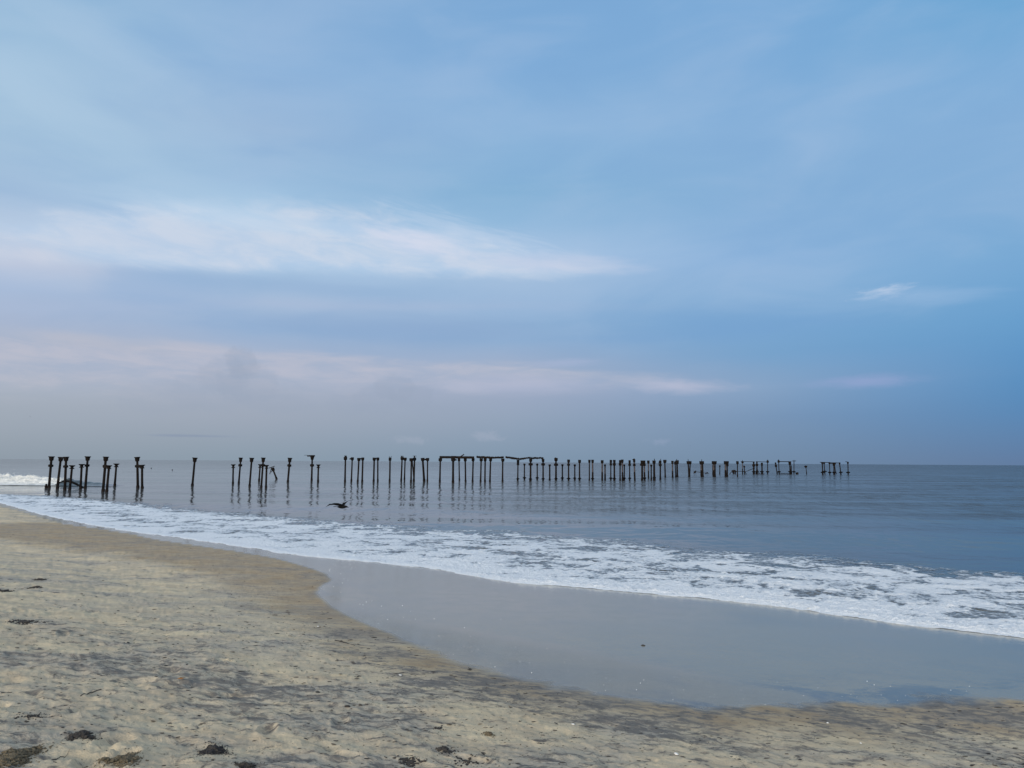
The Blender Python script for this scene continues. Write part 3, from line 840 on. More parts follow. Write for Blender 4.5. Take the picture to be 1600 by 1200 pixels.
P(497.5,725.7,496.9,753,'spool','short spool pile right of the pile with a jutting beam stump',2.6,None,group=a_,capw=3.3)
# ---- middle: block headed
P(539.8,714,539,753,'box','block headed pile with a stub standing on top, first after the wide gap',2.5,None,group=b_,capw=2.6,extras=[('stub',540,715,540,711.8,3.2)])
P(550.5,714.5,549,752,'box','thin pile with an arm to the left of its head, above the flying bird',1.9,None,group=b_,extras=[('arm',546.3,717,552,716.5,2.2)])
P(560.9,715.5,558.9,753,'box','left pile of the close pair right of the thin armed pile',2.4,None,group=b_,capw=2.5)
P(566.9,714.8,565.9,753,'box','right pile of the close pair right of the thin armed pile',2.1,None,group=b_,capw=2.2)
P(584.8,715,583.8,752.5,'box','left pile of the even pair left of the single thin pile',2.1,None,group=b_,capw=2.6)
P(590.3,714.8,590.3,752,'box','right pile of the even pair left of the single thin pile',1.8,None,group=b_,capw=2.2)
P(609.5,715,608.9,752,'box','single thin block headed pile with two rusty prongs on top',2.0,None,group=b_,capw=2.1,extras=[('torn_iron',608.5,715.5,608.3,713,.8),('torn_iron',610.6,715.5,611.4,712.8,.8)])
P(628.3,714,626.9,751,'box','thicker left pile of the pair left of the crossed piles',2.3,None,group=b_,capw=2.4,extras=[('stub',628,715,628,712.2,1.8),('torn_iron',626,712.6,631,713,.7)])
P(633.1,715,631.9,750,'box','thin right pile of the pair left of the crossed piles',1.7,None,group=b_,capw=2.4)
P(642.8,716,642.2,753,'box','left pile of the three crossed piles left of the long beam',2.1,None,group=b_,capw=3.0)
P(643.9,718,646.9,751,'bare','slanting middle pile of the three crossed piles left of the long beam',1.5,None,group=b_)
P(647.8,715,646.6,752,'box','right pile of the three crossed piles, stub and iron strip on top',2.2,None,group=b_,capw=2.4,extras=[('stub',647.6,716,647.6,712,1.8),('torn_iron',645,712.4,651,712.6,.6)])
P(660.3,715.5,662.8,752,'box','thick pile leaning left, linked by a short beam to a thin pile',3.0,None,group=b_,capw=2.8)
P(668.1,715.6,667.8,752,'box','thin pile last before the long solid beam, linked to a thick leaning pile',1.8,None,group=b_,capw=2.5)
# ---- beams
P(688.1,716,687.2,753,'box','first pile under the left end of the long solid beam',2.4,None,group=c_,capw=2.6)
P(708.1,716,707.8,754,'box','thickest pile under the middle of the long solid beam',3.2,None,group=c_,capw=3.0,extras=[('bracket',708,719,713.5,718.4,2.6)])
P(717.2,716,717.8,751,'box','thinnest pile under the long solid beam, right of the thickest one',1.6,None,group=c_,capw=2.0)
P(726.9,716,727.5,753,'box','pile below the broken piece sticking up from the long solid beam',2.0,None,group=c_,capw=2.4)
P(739.4,716,738.4,753,'box','last pile under the right end of the long solid beam',2.0,None,group=c_,capw=2.3)
P(751.9,716,750.9,753,'box','first pile under the left end of the ragged beam',2.3,None,group=c_,capw=2.5)
P(758.1,716,757.7,753,'box','second pile under the ragged beam, close beside the first',2.0,None,group=c_,capw=2.2)
P(766.6,716,765.5,753,'box','third pile under the ragged beam, before its open span',2.0,None,group=c_,capw=2.2)
P(785.6,716.5,785.2,753,'box','pile alone under the right end of the ragged beam',2.0,None,group=c_,capw=2.5)
P(809.4,718.5,808.9,752,'box','thin collared pile under the lowest sag of the thin sagging beam',1.6,725.6,foot=True,group=c_,capw=2.0)
P(819.4,724.3,819.4,750.5,'plate','short pile in the first bay under the thin sagging beam',1.6,None,foot=True,group=c_,capw=1.9)
P(829.2,716.5,828.8,752.5,'box','thick collared pile in the middle of the thin sagging beam',2.9,726,foot=True,group=c_,capw=2.4)
P(839.4,724.3,839.4,750.5,'plate','short pile in the second bay under the thin sagging beam',1.6,None,foot=True,group=c_,capw=1.9)
P(848.6,717,848.6,752,'box','collared pile under the right tip of the thin sagging beam',2.3,726,foot=True,group=c_,capw=2.2)
# ---- regular outer row
P(858.9,725.5,858.9,751,'plate','short pile directly right of the tip of the sagging beam',1.9,None,group=d_,capw=2.0)
P(868.7,715.5,868.7,751.5,'box','thick tall pile with a crooked hook on top right of the sagging beam',2.7,726.4,foot=True,group=d_,capw=2.6,extras=[('hook',866,716.4,868,715,.9),('hook',868,715,870.5,716.5,.9)])
P(878.7,725.3,878.7,750.8,'plate','short pile between the thick hooked pile and a tall thin one',1.8,None,foot=True,group=d_,capw=2.0)
P(888.4,718,888.4,751.5,'box','tall thin collared pile, second tall one right of the sagging beam',1.9,726.4,foot=True,group=d_,capw=2.1)
P(898.1,725.5,898.1,751,'plate','short pile, third and last of the evenly alternating short ones',1.7,None,foot=True,group=d_,capw=2.0)
P(905.5,718.4,905.5,751.5,'box','tall pile with a broad foot and no collar, ending the alternating row',1.9,None,foot=True,group=d_,capw=2.2)
P(920.9,718.3,920.9,751.5,'box','thin left pile of the close tall pair after the broad footed pile',1.5,None,group=d_,capw=1.8)
P(925.9,718.3,926.1,751.8,'box','pale wider right pile of the close tall pair after the broad footed pile',2.3,None,foot=True,group=d_,capw=1.9,pale=True)
P(940.9,719,940.9,751.5,'box','pale thick pile with a round head beside a short pale pile',2.3,None,group=d_,capw=2.2,pale=True)
P(945.3,725.5,945.3,751,'plate','short pale pile at the foot of the round headed pale pile',1.9,None,group=d_,capw=1.7,pale=True)
P(954.4,718.5,954.4,751,'box','thinner left pile of the collared pair with a short pale pile on its left',1.5,726,foot=True,group=d_,capw=1.8)
P(959.8,718.5,960,751.5,'box','thicker right pile of the collared pair beyond the short pale pile',2.2,726,foot=True,group=d_,capw=1.9)
P(968.9,719,968.9,751.5,'box','left pile of the trio whose middle pile is pale',1.8,726,group=d_,capw=1.8)
P(972.3,718,972.7,751.7,'box','pale middle pile of the trio under one joined head',1.9,None,group=d_,capw=1.9,pale=True)
P(975.5,725.5,975.5,751,'plate','short right pile of the trio whose middle pile is pale',1.7,None,foot=True,group=d_,capw=1.6)
P(983.7,719,983.9,751,'box','thin single collared pile left of the pile with a cocked top',1.6,726.5,foot=True,group=d_,capw=1.7)
P(990.8,717.5,992,751.5,'box','pile leaning left with a crooked cocked top and a collar',1.9,726.7,group=d_,capw=1.9,pale=True,extras=[('hook',988,718.4,991,716.5,1.0),('hook',991,716.5,991.4,718.5,1.2)])
P(1003.3,719.5,1003.4,751,'box','thick dark left pile of the pair with one broad head',3.0,726.5,group=d_,capw=2.4)
P(1006.6,719.5,1007.4,751,'box','thin pale right pile of the pair with one broad head',1.8,726.5,foot=True,group=d_,capw=1.8,pale=True)
P(1013.1,719.5,1013.3,748,'box','slim pale pile standing farther off between two thick dark ones',1.6,None,group=d_,capw=1.9,pale=True)
P(1017.5,725.8,1017.6,750.5,'plate','short pile just left of the thick spike topped pile',1.7,None,group=d_,capw=1.9)
P(1021.9,719.5,1022.4,750.5,'box','thick pile with a spike on its broad round head',3.1,None,foot=True,group=d_,capw=2.6,extras=[('spike',1022.5,720,1022.5,716.8,1.0)])
P(1031.6,719.5,1031.8,749.5,'box','dark collared pile with bent iron strips hanging from the left of its head',2.0,727,group=d_,capw=1.9,extras=[('torn_iron',1030,720,1028,727,.5),('torn_iron',1031.5,720,1032.5,717,.8)])
P(1038.7,718.5,1039.5,746.5,'box','tapering pile with a knobbly broad head, right of the hanging iron strips',1.7,None,group=d_,capw=2.4,foot=False)
P(1050.6,720,1051,747,'box','slim pale pile left of the crowded cross topped pair',1.7,None,group=d_,capw=1.8,pale=True)
P(1054.9,721,1055.9,746.5,'box','narrow left pile of the crowded cross topped pair',1.4,None,group=d_,capw=1.6)
P(1057.8,720,1058.4,746,'box','thick right pile of the crowded pair with a small cross on top',2.6,None,group=d_,capw=2.6,extras=[('spike',1057.3,720.5,1057.3,717.4,.9),('arm',1055,720,1060.5,719.4,.9)])
# ---- outer thick groups
P(1075,720.5,1076.7,746,'box','left slanting pile of the V shaped pair',1.8,None,group=d_,capw=2.2,extras=[('spike',1075.2,720.5,1075.2,717.5,.8)])
P(1078.6,720.5,1077.4,746,'box','right slanting pile of the V shaped pair',1.6,None,group=d_,capw=1.9)
P(1095.2,720.5,1096,745.5,'box','left half of the twin pile with a spiked broad head beside fallen iron',1.9,None,group=d_,capw=2.2,pale=True)
P(1097.6,720.5,1098.3,745.7,'box','right half of the twin pile with a spiked broad head beside fallen iron',1.9,None,group=d_,capw=2.2,extras=[('spike',1096.4,720.5,1096.4,717.8,.9)])
P(1113.6,727,1114,741.5,'bare','stub pile on the left of the pale broad headed pair',1.4,None,group=d_)
P(1114.6,720.5,1115.2,745,'box','pale left pile of the broad headed pair beside a lone short pile',2.2,None,group=d_,capw=2.4,pale=True)
P(1117.2,720.5,1117.4,745.7,'box','dark right pile of the broad headed pair beside a lone short pile',1.7,None,group=d_,capw=2.4)
P(1124.7,727,1124.6,741,'plate','lone short thin pile between the two broad headed pairs',1.1,None,group=d_,capw=1.2)
P(1133.4,720.5,1133.8,745,'box','pale left pile of the last broad headed pair',2.2,None,group=d_,capw=2.4,pale=True)
P(1136.2,720.5,1136.6,745,'box','dark right pile of the last broad headed pair, small knob on its side',1.6,727.2,group=d_,capw=2.3)
P(1152.2,720.5,1152.4,745,'box','thin pile with a tall box head right of the tangled wreckage',1.3,None,group=e_,capw=1.9)
# ---- seaward end
P(1160.2,720.5,1160.4,741,'plate','pale thin pile under the left end of the first thin rail',1.1,None,group=e_,capw=2.0,pale=True,extras=[('spike',1160,721,1160,718.8,.7)])
P(1162.7,727.5,1163.8,741,'plate','short braced pile crossed by the level wreck bar',1.2,None,group=e_,capw=1.3,extras=[('brace',1163,736,1167,741,.6),('brace',1162.5,736,1160.8,738,.5)])
P(1177.6,721,1177.9,741,'plate','thick lumpy pile under the right end of the first thin rail',2.0,727.3,foot=True,group=e_,capw=1.4)
P(1182.6,720.8,1182.8,741,'plate','pile with splayed braces under the left end of the second thin rail',1.7,726.5,foot=True,group=e_,capw=1.2,extras=[('brace',1183,732,1186.5,740.5,.7),('brace',1182,733,1180.8,740.5,.6)])
P(1190.4,723,1190.8,741,'box','lumpy pile with a tilted head and cone foot below the second thin rail',1.8,None,foot=True,group=e_,capw=1.4)
P(1199.4,718.3,1199.4,741,'bare','slim mast like pile with a cross knob at the right end of the second rail',1.1,721.6,foot=True,group=e_)
P(1211.6,722.5,1214.5,741,'plate','thin leaning pile with two knobs left of the square frame',1.2,728,group=e_,capw=1.2)
P(1216.4,718,1217.5,741,'bare','left upright of the square frame rising above its rail',1.1,721.4,foot=True,group=e_)
P(1234,721.5,1234.8,741,'box','thick right upright of the square frame',1.7,None,foot=True,group=e_,capw=1.9)
P(1236.3,727.3,1236.8,741,'bare','short post against the right upright of the square frame',1.2,None,group=e_)
P(1240.6,718.8,1240.6,741,'bare','cross shaped thin pile right of the square frame',.9,None,foot=True,group=e_,extras=[('arm',1237.5,720.3,1243.8,720.3,.8)])
P(1259,727.5,1260.5,741,'plate','short leaning T shaped pile alone in open water',.9,None,group=e_,capw=2.2)
P(1284.7,722,1285.6,742,'plate','leftmost upright of the last row under its thin rail',1.5,None,foot=True,group=e_,capw=1.6)
P(1287.5,722,1289,740.5,'plate','second upright of the last row leaning close to the first',1.1,None,foot=True,group=e_,capw=1.5)
P(1296,722,1296.6,742,'plate','third thin upright of the last row under its rail',1.1,None,foot=True,group=e_,capw=1.6)
P(1303,723,1303.4,742,'box','thickest upright of the last row with a heavy head',1.7,None,foot=True,group=e_,capw=1.9)
P(1303.8,726,1306.5,740.5,'bare','slanting prop behind the thickest upright of the last row',.9,None,group=e_)
P(1311.6,722.5,1314,742,'plate','leaning upright at the right end of the last rail',1.3,None,foot=True,group=e_,capw=1.3)
P(1324.8,722,1325.3,742,'plate','rightmost pile of the whole pier, its head jutting left',1.2,None,foot=True,group=e_,capw=1.3,extras=[('arm',1321.3,721.3,1326,722.2,1.0)])
# cut off stub in the surf
P(72.4,756,72,762,'bare','low cut off stump left of the leftmost tall pile',2.9,None,group=a_)

# ---- beams resting on the piles
def at_depth(px, py, y):
    d = ray(px, py); k = y / d[1]
    return Vector((d[0] * k, y, EYE + d[2] * k))
def depth(xb, yb): return float(on_z(xb, yb)[1])
def beam(name, x0, y0, x1, y1, yb0, yb1, hpx, label, rough=0.1, n=8, sag=0.0, cat='beam', grp=None, wpx=None, seed=3):
    d0, d1 = depth(x0, yb0), depth(x1, yb1)
    A, Bv = at_depth(x0, y0, d0), at_depth(x1, y1, d1)
    s = (d0 + d1) / 2 / FPX
    o = bar(name, M_IRON, A, Bv, (wpx or hpx) * s, hpx * s, None, rough=rough, n=n, seed=seed, sag=sag * s)
    tag(o, label, cat, grp)
    return o
# long solid beam with its broken piece
root = empty('deck_beam', at_depth(687, 714.2, depth(687, 753)))
def child_bar(name, x0, y0, x1, y1, hpx, yb, rough, n, seed):
    dpt = depth((x0 + x1) / 2, yb); off = root.location
    return bar(name, M_IRON, at_depth(x0, y0, dpt) - off, at_depth(x1, y1, dpt) - off, hpx * dpt / FPX, hpx * dpt / FPX, root, rough, n, seed)
child_bar('girder', 686.9, 714.3, 740.9, 714.9, 3.7, 753, 0.10, 24, 1)
child_bar('broken_plank', 718.8, 714, 725.0, 709.9, 1.7, 753, 0.2, 4, 2)
child_bar('top_plate', 705, 713.0, 713.0, 713.2, 1.4, 753, 0.2, 4, 3)
tag(root, 'long solid deck beam with a broken piece sticking up from its top', 'beam')
root = empty('deck_beam', at_depth(744.4, 714.5, depth(744, 753)))
child_bar('girder', 744.4, 714.0, 771, 715.3, 3.4, 753, 0.35, 24, 4)
child_bar('girder', 771, 715.0, 787.3, 714.6, 2.8, 753, 0.5, 18, 5)
child_bar('lower_rib', 772, 716.3, 783, 715.6, .8, 753, 0.3, 6, 6)
tag(root, 'ragged rust eaten deck beam between the solid beam and the sagging beam', 'beam')
root = empty('deck_beam', at_depth(789.7, 714.5, depth(790, 753)))
child_bar('girder', 789.7, 714.2, 811.6, 717.3, 3.2, 752.5, 0.4, 18, 7)
child_bar('girder', 811.6, 717.5, 829, 714.8, 2.8, 752.5, 0.55, 18, 8)
child_bar('girder', 829, 716.3, 849.2, 715.4, 2.7, 752.5, 0.55, 18, 9)
child_bar('loose_strip', 829, 714.6, 838, 714.2, .5, 752.5, 0.3, 6, 10)
tag(root, 'thin sagging deck beam in tatters, rightmost of the three deck beams', 'beam')
TG = 'short ties joining neighbouring piles'
beam('tie_beam', 96.5, 715.5, 102.5, 715.5, 763.5, 764.5, 2.0, 'short tie between the touching flared heads at the far left', grp=TG)
beam('tie_beam', 163, 729.0, 171, 729.2, 767.3, 767.8, 4.2, 'tie joining the leaning flared pile to its short neighbour', grp=TG)
beam('tie_beam', 214, 728.8, 223, 728.4, 762.3, 762.8, 4.2, 'tie joining the upright flared pile to its short neighbour', grp=TG)
beam('tie_beam', 406, 727.6, 417, 727.8, 757, 761, 2.6, 'tie across the triple cluster beside the toppled pile', grp=TG)
beam('tie_beam', 561, 716.8, 567, 716.4, 753, 753, 1.6, 'tie between the heads of the close pair above the bird', grp=TG)
beam('tie_beam', 585, 716.6, 590.5, 716.4, 752.5, 752.3, 1.6, 'tie between the heads of the even thin pair', grp=TG)
beam('tie_beam', 641, 717.5, 649, 717.3, 753, 752, 3.0, 'tie over the three crossed piles', grp=TG)
beam('tie_beam', 660, 718, 668.5, 718.0, 752, 752, 2.6, 'tie linking the thick leaning pile to the thin one', grp=TG)
beam('tie_beam', 968.5, 719.8, 974, 719.0, 751.5, 751.6, 2.0, 'tie over the trio with the pale middle pile', grp=TG)
beam('tie_beam', 1002, 720.6, 1008, 720.4, 751, 751, 2.0, 'tie over the dark and pale pair', grp=TG)
RG = 'thin rails spanning the piles at the seaward end'
beam('rail', 1157.5, 721.4, 1179, 721.6, 741, 741, 0.9, 'first thin rail at the seaward end, above the slanting wreck bar', grp=RG, rough=.1)
beam('rail', 1181, 721.4, 1201.5, 721.9, 741, 741, 0.9, 'second thin rail ending at the mast like pile', grp=RG, rough=.1)
beam('rail', 1216, 721.3, 1236, 721.4, 741, 741, 1.3, 'upper rail of the square frame', grp=RG, rough=.1)
beam('rail', 1217, 740.2, 1237, 740.5, 741, 741, 1.2, 'lower rail of the square frame at the water', grp=RG, rough=.2)
beam('rail', 1180, 740.4, 1194, 740.4, 741, 741, 1.0, 'low rail at the water under the second thin rail', grp=RG, rough=.2)
beam('rail', 1281.5, 722.2, 1313, 723.5, 742, 742, 1.1, 'rail over the last row near the seaward tip', grp=RG, rough=.25)
beam('rail', 1296, 724.3, 1306, 724.6, 742, 742, 1.2, 'short lower rail at the thickest upright of the last row', grp=RG, rough=.25)
WG = 'fallen iron lying in the water between the outer piles'
def wreck(items, x, y, label):
    dpt = depth(x, 741); rt = empty('iron_wreckage', at_depth(x, 741, dpt))
    off = rt.location; s = dpt / FPX
    for i, (nm, x0, y0, x1, y1, th) in enumerate(items):
        bar(nm, M_IRON, at_depth(x0, y0, dpt) - off, at_depth(x1, y1, dpt) - off, th * s, th * s, rt, 0.3, 5, int(x) + i)
    tag(rt, label, 'wreckage', WG)
wreck([('strut', 1084, 739.8, 1087.5, 735.5, 1.6), ('strut', 1084.2, 736.3, 1087.6, 739.3, 1.2), ('bar', 1086, 736.8, 1107.5, 740.0, .8), ('plate', 1102, 739.8, 1106, 738.6, 1.8)], 1095, 741, 'fallen iron cross with a long bar beside the twin pile')
wreck([('plate', 1144.4, 734.5, 1146.5, 740.5, 2.6), ('plate', 1146.3, 735, 1150.2, 737.8, 3.0), ('strut', 1139.8, 741, 1144.5, 735.5, .8), ('strut', 1147, 738.5, 1150, 740.5, 1.4), ('bar', 1149.5, 736.4, 1166, 736.6, .8)], 1147, 741, 'black tangle of plates with a level bar left of the tall box head pile')
wreck([('bar', 1166, 736.6, 1179.5, 731.0, .8)], 1172, 741, 'bar slanting up to the lumpy pile under the first rail')
wreck([('block', 1243.6, 739.9, 1247.2, 739.7, 3.2)], 1245, 741, 'dark block low on the water right of the square frame')

# fallen curved girder lying in front of the wave among the first piles
dpt = depth(112, 762.5)
pts = [(88, 757.6, .8), (93, 754.0, 1.4), (99, 752.2, 2.4), (106, 751.6, 3.2), (113, 753.6, 3.6), (119, 756.3, 3.4), (125, 759.4, 2.6), (130, 762.3, 1.4)]
bm = bmesh.new(); rings = []
for x, y, th in pts:
    c = at_depth(x, y, dpt + 1.0); s = dpt / FPX
    rings.append([bm.verts.new(c + Vector((0, math.cos(k * math.pi / 4) * .25, math.sin(k * math.pi / 4) * th * s / 2))) for k in range(8)])
for i in range(len(rings) - 1):
    for k in range(8):
        bm.faces.new((rings[i][k], rings[i][(k + 1) % 8], rings[i + 1][(k + 1) % 8], rings[i + 1][k]))
bm.faces.new(rings[0]); bm.faces.new(rings[-1])
bmesh.ops.recalc_face_normals(bm, faces=bm.faces)
me = bpy.data.meshes.new('bent_girder'); bm.to_mesh(me); bm.free()
tag(finish('bent_girder', me, M_WEED), 'bent black girder arching out of the surf among the leftmost piles', 'girder')

# ------------------------------------------------------------------ birds
m_bird, g = new_mat('dark_plumage')
n = g.noise(g.node('ShaderNodeTexCoord').outputs['Object'], 30.0, 4.0, 0.6)
b = principled(g, Base_Color=g.mix(n, (0.003, 0.003, 0.0035, 1), (0.007, 0.007, 0.007, 1)), Roughness=0.8)
b.inputs['Specular IOR Level'].default_value = 0.1
close(g, b.outputs[0])

def skin_mesh(name, verts, edges, radii, mat, parent=None, sub=2):
    me = bpy.data.meshes.new(name); me.from_pydata(verts, edges, []); 
    ob = finish(name, me, mat, parent, smooth=False)
    md = ob.modifiers.new('skin', 'SKIN'); md.use_smooth_shade = True
    for i, r in enumerate(radii): me.skin_vertices[0].data[i].radius = r if isinstance(r, tuple) else (r, r)
    me.skin_vertices[0].data[0].use_root = True
    s2 = ob.modifiers.new('sub', 'SUBSURF'); s2.levels = sub; s2.render_levels = sub
    return ob

def wing_into(bm, root, pts, th=0.012):
    """pts: list of (leading xyz, trailing xyz) from shoulder to tip; thick feathered wing"""
    up = Vector((0, 0, th / 2)); rows = []
    for i, (a, b) in enumerate(pts):
        k = 1 - 0.8 * i / (len(pts) - 1)
        a, b = Vector(a), Vector(b); mid_ = a.lerp(b, .35)
        rows.append([bm.verts.new(a), bm.verts.new(mid_ + up * k), bm.verts.new(b), bm.verts.new(mid_ - up * k)])
    for i in range(len(rows) - 1):
        for k in range(4):
            bm.faces.new((rows[i][k], rows[i][(k + 1) % 4], rows[i + 1][(k + 1) % 4], rows[i + 1][k]))
    bm.faces.new(rows[0]); bm.faces.new(rows[-1])

# crow-sized bird flying right, low over the water: body, beak and tail one mesh, wings with spread feathers
bd = 27.0
s = bd / FPX
bc = at_depth(533.6, 791.6, bd)
root = empty('flying_bird', bc)
skin_mesh('body', [(-.13, 0, -.005), (-.07, 0, -.008), (-.01, 0, -.012), (.06, 0, -.010), (.115, 0, -.003), (.15, .0, .002), (.185, 0, -.012), (.225, 0, -.022)],
          [(i, i + 1) for i in range(7)], [(.02, .012), (.042, .034), (.060, .050), (.058, .048), (.040, .036), (.036, .033), (.014, .012), (.003, .003)], m_bird, root)
bm = bmesh.new()
# tail fan
tl = [(-.10, .03, 0), (-.10, -.03, 0), (-.23, -.055, .0), (-.245, 0, .004), (-.23, .055, .0)]
tv = [bm.verts.new(Vector(p) + Vector((0, 0, .005))) for p in tl]; tw = [bm.verts.new(Vector(p) - Vector((0, 0, .005))) for p in tl]
bm.faces.new(tv); bm.faces.new(list(reversed(tw)))
for k in range(5): bm.faces.new((tv[k], tw[k], tw[(k + 1) % 5], tv[(k + 1) % 5]))
bmesh.ops.recalc_face_normals(bm, faces=bm.faces)
me = bpy.data.meshes.new('tail'); bm.to_mesh(me); bm.free(); finish('tail', me, m_bird, root, False)
def wing(side, stations, nm='wing'):
    bm = bmesh.new(); wing_into(bm, None, stations)
    # separate finger feathers at the tip
    a, b = Vector(stations[-1][0]), Vector(stations[-1][1])
    prev = Vector(stations[-2][0]).lerp(Vector(stations[-2][1]), .5)
    d = (a.lerp(b, .5) - prev).normalized()
    for k in range(5):
        o_ = a.lerp(b, k / 4); e_ = o_ + (d * .075 + (b - a).normalized() * .02 * (k - 1.0))
        sd = (b - a).normalized() * .010
        q = [bm.verts.new(o_ - sd), bm.verts.new(o_ + sd), bm.verts.new(e_ + sd * .3), bm.verts.new(e_ - sd * .3)]
        q2 = [bm.verts.new(v.co + Vector((0, 0, .004))) for v in q]
        bm.faces.new(q); bm.faces.new(list(reversed(q2)))
        for j in range(4): bm.faces.new((q[j], q2[j], q2[(j + 1) % 4], q[(j + 1) % 4]))
    bmesh.ops.recalc_face_normals(bm, faces=bm.faces)
    me = bpy.data.meshes.new(nm); bm.to_mesh(me); bm.free()
    return finish(nm, me, m_bird, root, False)
# near wing: raised and swept back to the left; far wing: raised to the right
wing(-1, [((.07, -.03, .03), (-.07, -.03, .02)), ((.02, -.10, .075), (-.13, -.10, .035)), ((-.06, -.18, .105), (-.20, -.17, .055)), ((-.17, -.25, .110), (-.26, -.23, .055)), ((-.26, -.30, .085), (-.305, -.28, .05))])
wing(1, [((.08, .03, .03), (-.03, .03, .03)), ((.10, .11, .08), (-.01, .11, .07)), ((.13, .20, .125), (.03, .20, .10)), ((.15, .28, .145), (.08, .28, .12))])
root.scale = (1.15, 1.15, 1.25)
tag(root, 'black bird with raised wings flying low over the calm water', 'bird')

def sea_bird(px, py, dpt, span, label, dihedral=0.25):
    root = empty('distant_bird', at_depth(px, py, dpt))
    skin_mesh('body', [(-.5 * span * .3, 0, 0), (0, 0, 0), (.5 * span * .3, 0, 0)], [(0, 1), (1, 2)], [.01 * span, .05 * span, .02 * span], m_bird, root, 1)
    for sgn in (-1, 1):
        bm = bmesh.new()
        wing_into(bm, None, [((.05 * span, sgn * .03 * span, .02 * span), (-.07 * span, sgn * .03 * span, .02 * span)),
                             ((.06 * span, sgn * .22 * span, (.02 + dihedral * .3) * span), (-.05 * span, sgn * .22 * span, (.02 + dihedral * .3) * span)),
                             ((-.03 * span, sgn * .5 * span, dihedral * .3 * span), (-.05 * span, sgn * .5 * span, dihedral * .3 * span))], .02 * span)
        bmesh.ops.recalc_face_normals(bm, faces=bm.faces)
        me = bpy.data.meshes.new('wing'); bm.to_mesh(me); bm.free(); finish('wing', me, m_bird, root, False)
    root.rotation_euler = (0, 0, R(75))
    tag(root, label, 'bird')
sea_bird(47, 650.5, 240, .9, 'tiny distant bird high over the far left of the sea')
sea_bird(1078, 696.5, 300, 1.0, 'tiny distant bird above the outer piles')

def floater(px, py, w, label):
    q = on_z(px, py); s = q[1] / FPX
    ob = skin_mesh('floating_bird', [(-w * s * .5, 0, 0.02), (0, 0, .05), (w * s * .35, 0, .10), (w * s * .5, 0, .22)], [(0, 1), (1, 2), (2, 3)], [.05, .16, .10, .07], m_bird, None, 1)
    ob.location = (q[0], q[1], 0.06)
    tag(ob, label, 'bird', 'birds sitting on the water')
floater(236.3, 732, 2.0, 'small dark bird afloat right of the tied upright pair, nearer to it')
floater(269, 734.8, 2.0, 'small dark bird afloat nearer the solitary pile')

# ------------------------------------------------------------------ clumps of dark seaweed and charcoal on the dry sand
m_weed, g = new_mat('dried_seaweed')
n = g.noise(g.node('ShaderNodeTexCoord').outputs['Object'], 25.0, 4.0, 0.6)
close(g, principled(g, Base_Color=g.mix(g.step(n, .35, .65), (0.018, 0.016, 0.016, 1), (0.055, 0.045, 0.035, 1)), Roughness=0.9).outputs[0])
m_weedb, g = new_mat('brown_seaweed')
n = g.noise(g.node('ShaderNodeTexCoord').outputs['Object'], 25.0, 4.0, 0.6)
close(g, principled(g, Base_Color=g.mix(g.step(n, .35, .65), (0.07, 0.055, 0.032, 1), (0.16, 0.125, 0.075, 1)), Roughness=0.9).outputs[0])
m_shell, g = new_mat('bleached_shell')
close(g, principled(g, Base_Color=(0.75, 0.72, 0.66, 1), Roughness=0.5).outputs[0])
m_leaf, g = new_mat('orange_leaf')
close(g, principled(g, Base_Color=(0.42, 0.17, 0.03, 1), Roughness=0.6).outputs[0])
m_bub, g = new_mat('foam_bubble')
close(g, principled(g, Base_Color=(0.85, 0.87, 0.9, 1), Roughness=0.3).outputs[0])

_rr, _cc = SX.shape
from mathutils import kdtree
_kd_pts = []
sel = (SR > 2.5) & (SR < 40) & (SY > 0) & (np.abs(SX) < SY)
_ii = np.argwhere(sel)[::5]
kd = kdtree.KDTree(len(_ii))
_zz = []
for k, (i, j) in enumerate(_ii):
    kd.insert((SX[i, j], SY[i, j], 0), k); _zz.append(SZ[i, j])
kd.balance()
def ground(x, y):
    return float(_zz[kd.find((x, y, 0))[1]])

def chips(name, pieces, mat):
    """many small irregular lumps as one mesh; pieces: (x, y, z, size_x, size_y, height, angle)"""
    rnd = random.Random(11)
    V, F = [], []
    for (x, y, z, sx, sy, h, an) in pieces:
        ca, sa = math.cos(an), math.sin(an); b0 = len(V); m = 6
        for lev, (k, zz) in enumerate(((1.0, -0.3), (0.85, 0.5))):
            for i in range(m):
                a = 2 * math.pi * i / m; rr = k * rnd.uniform(.65, 1.2)
                u, v = math.cos(a) * sx * rr, math.sin(a) * sy * rr
                V.append((x + u * ca - v * sa, y + u * sa + v * ca, z + h * zz * rnd.uniform(.7, 1.2)))
        V.append((x, y, z + h))
        for i in range(m):
            j = (i + 1) % m
            F.append((b0 + i, b0 + j, b0 + m + j, b0 + m + i)); F.append((b0 + m + i, b0 + m + j, b0 + 2 * m))
        F.append(tuple(b0 + i for i in reversed(range(m))))
    me = bpy.data.meshes.new(name); me.from_pydata(V, [], F)
    return finish(name, me, mat, None, False)

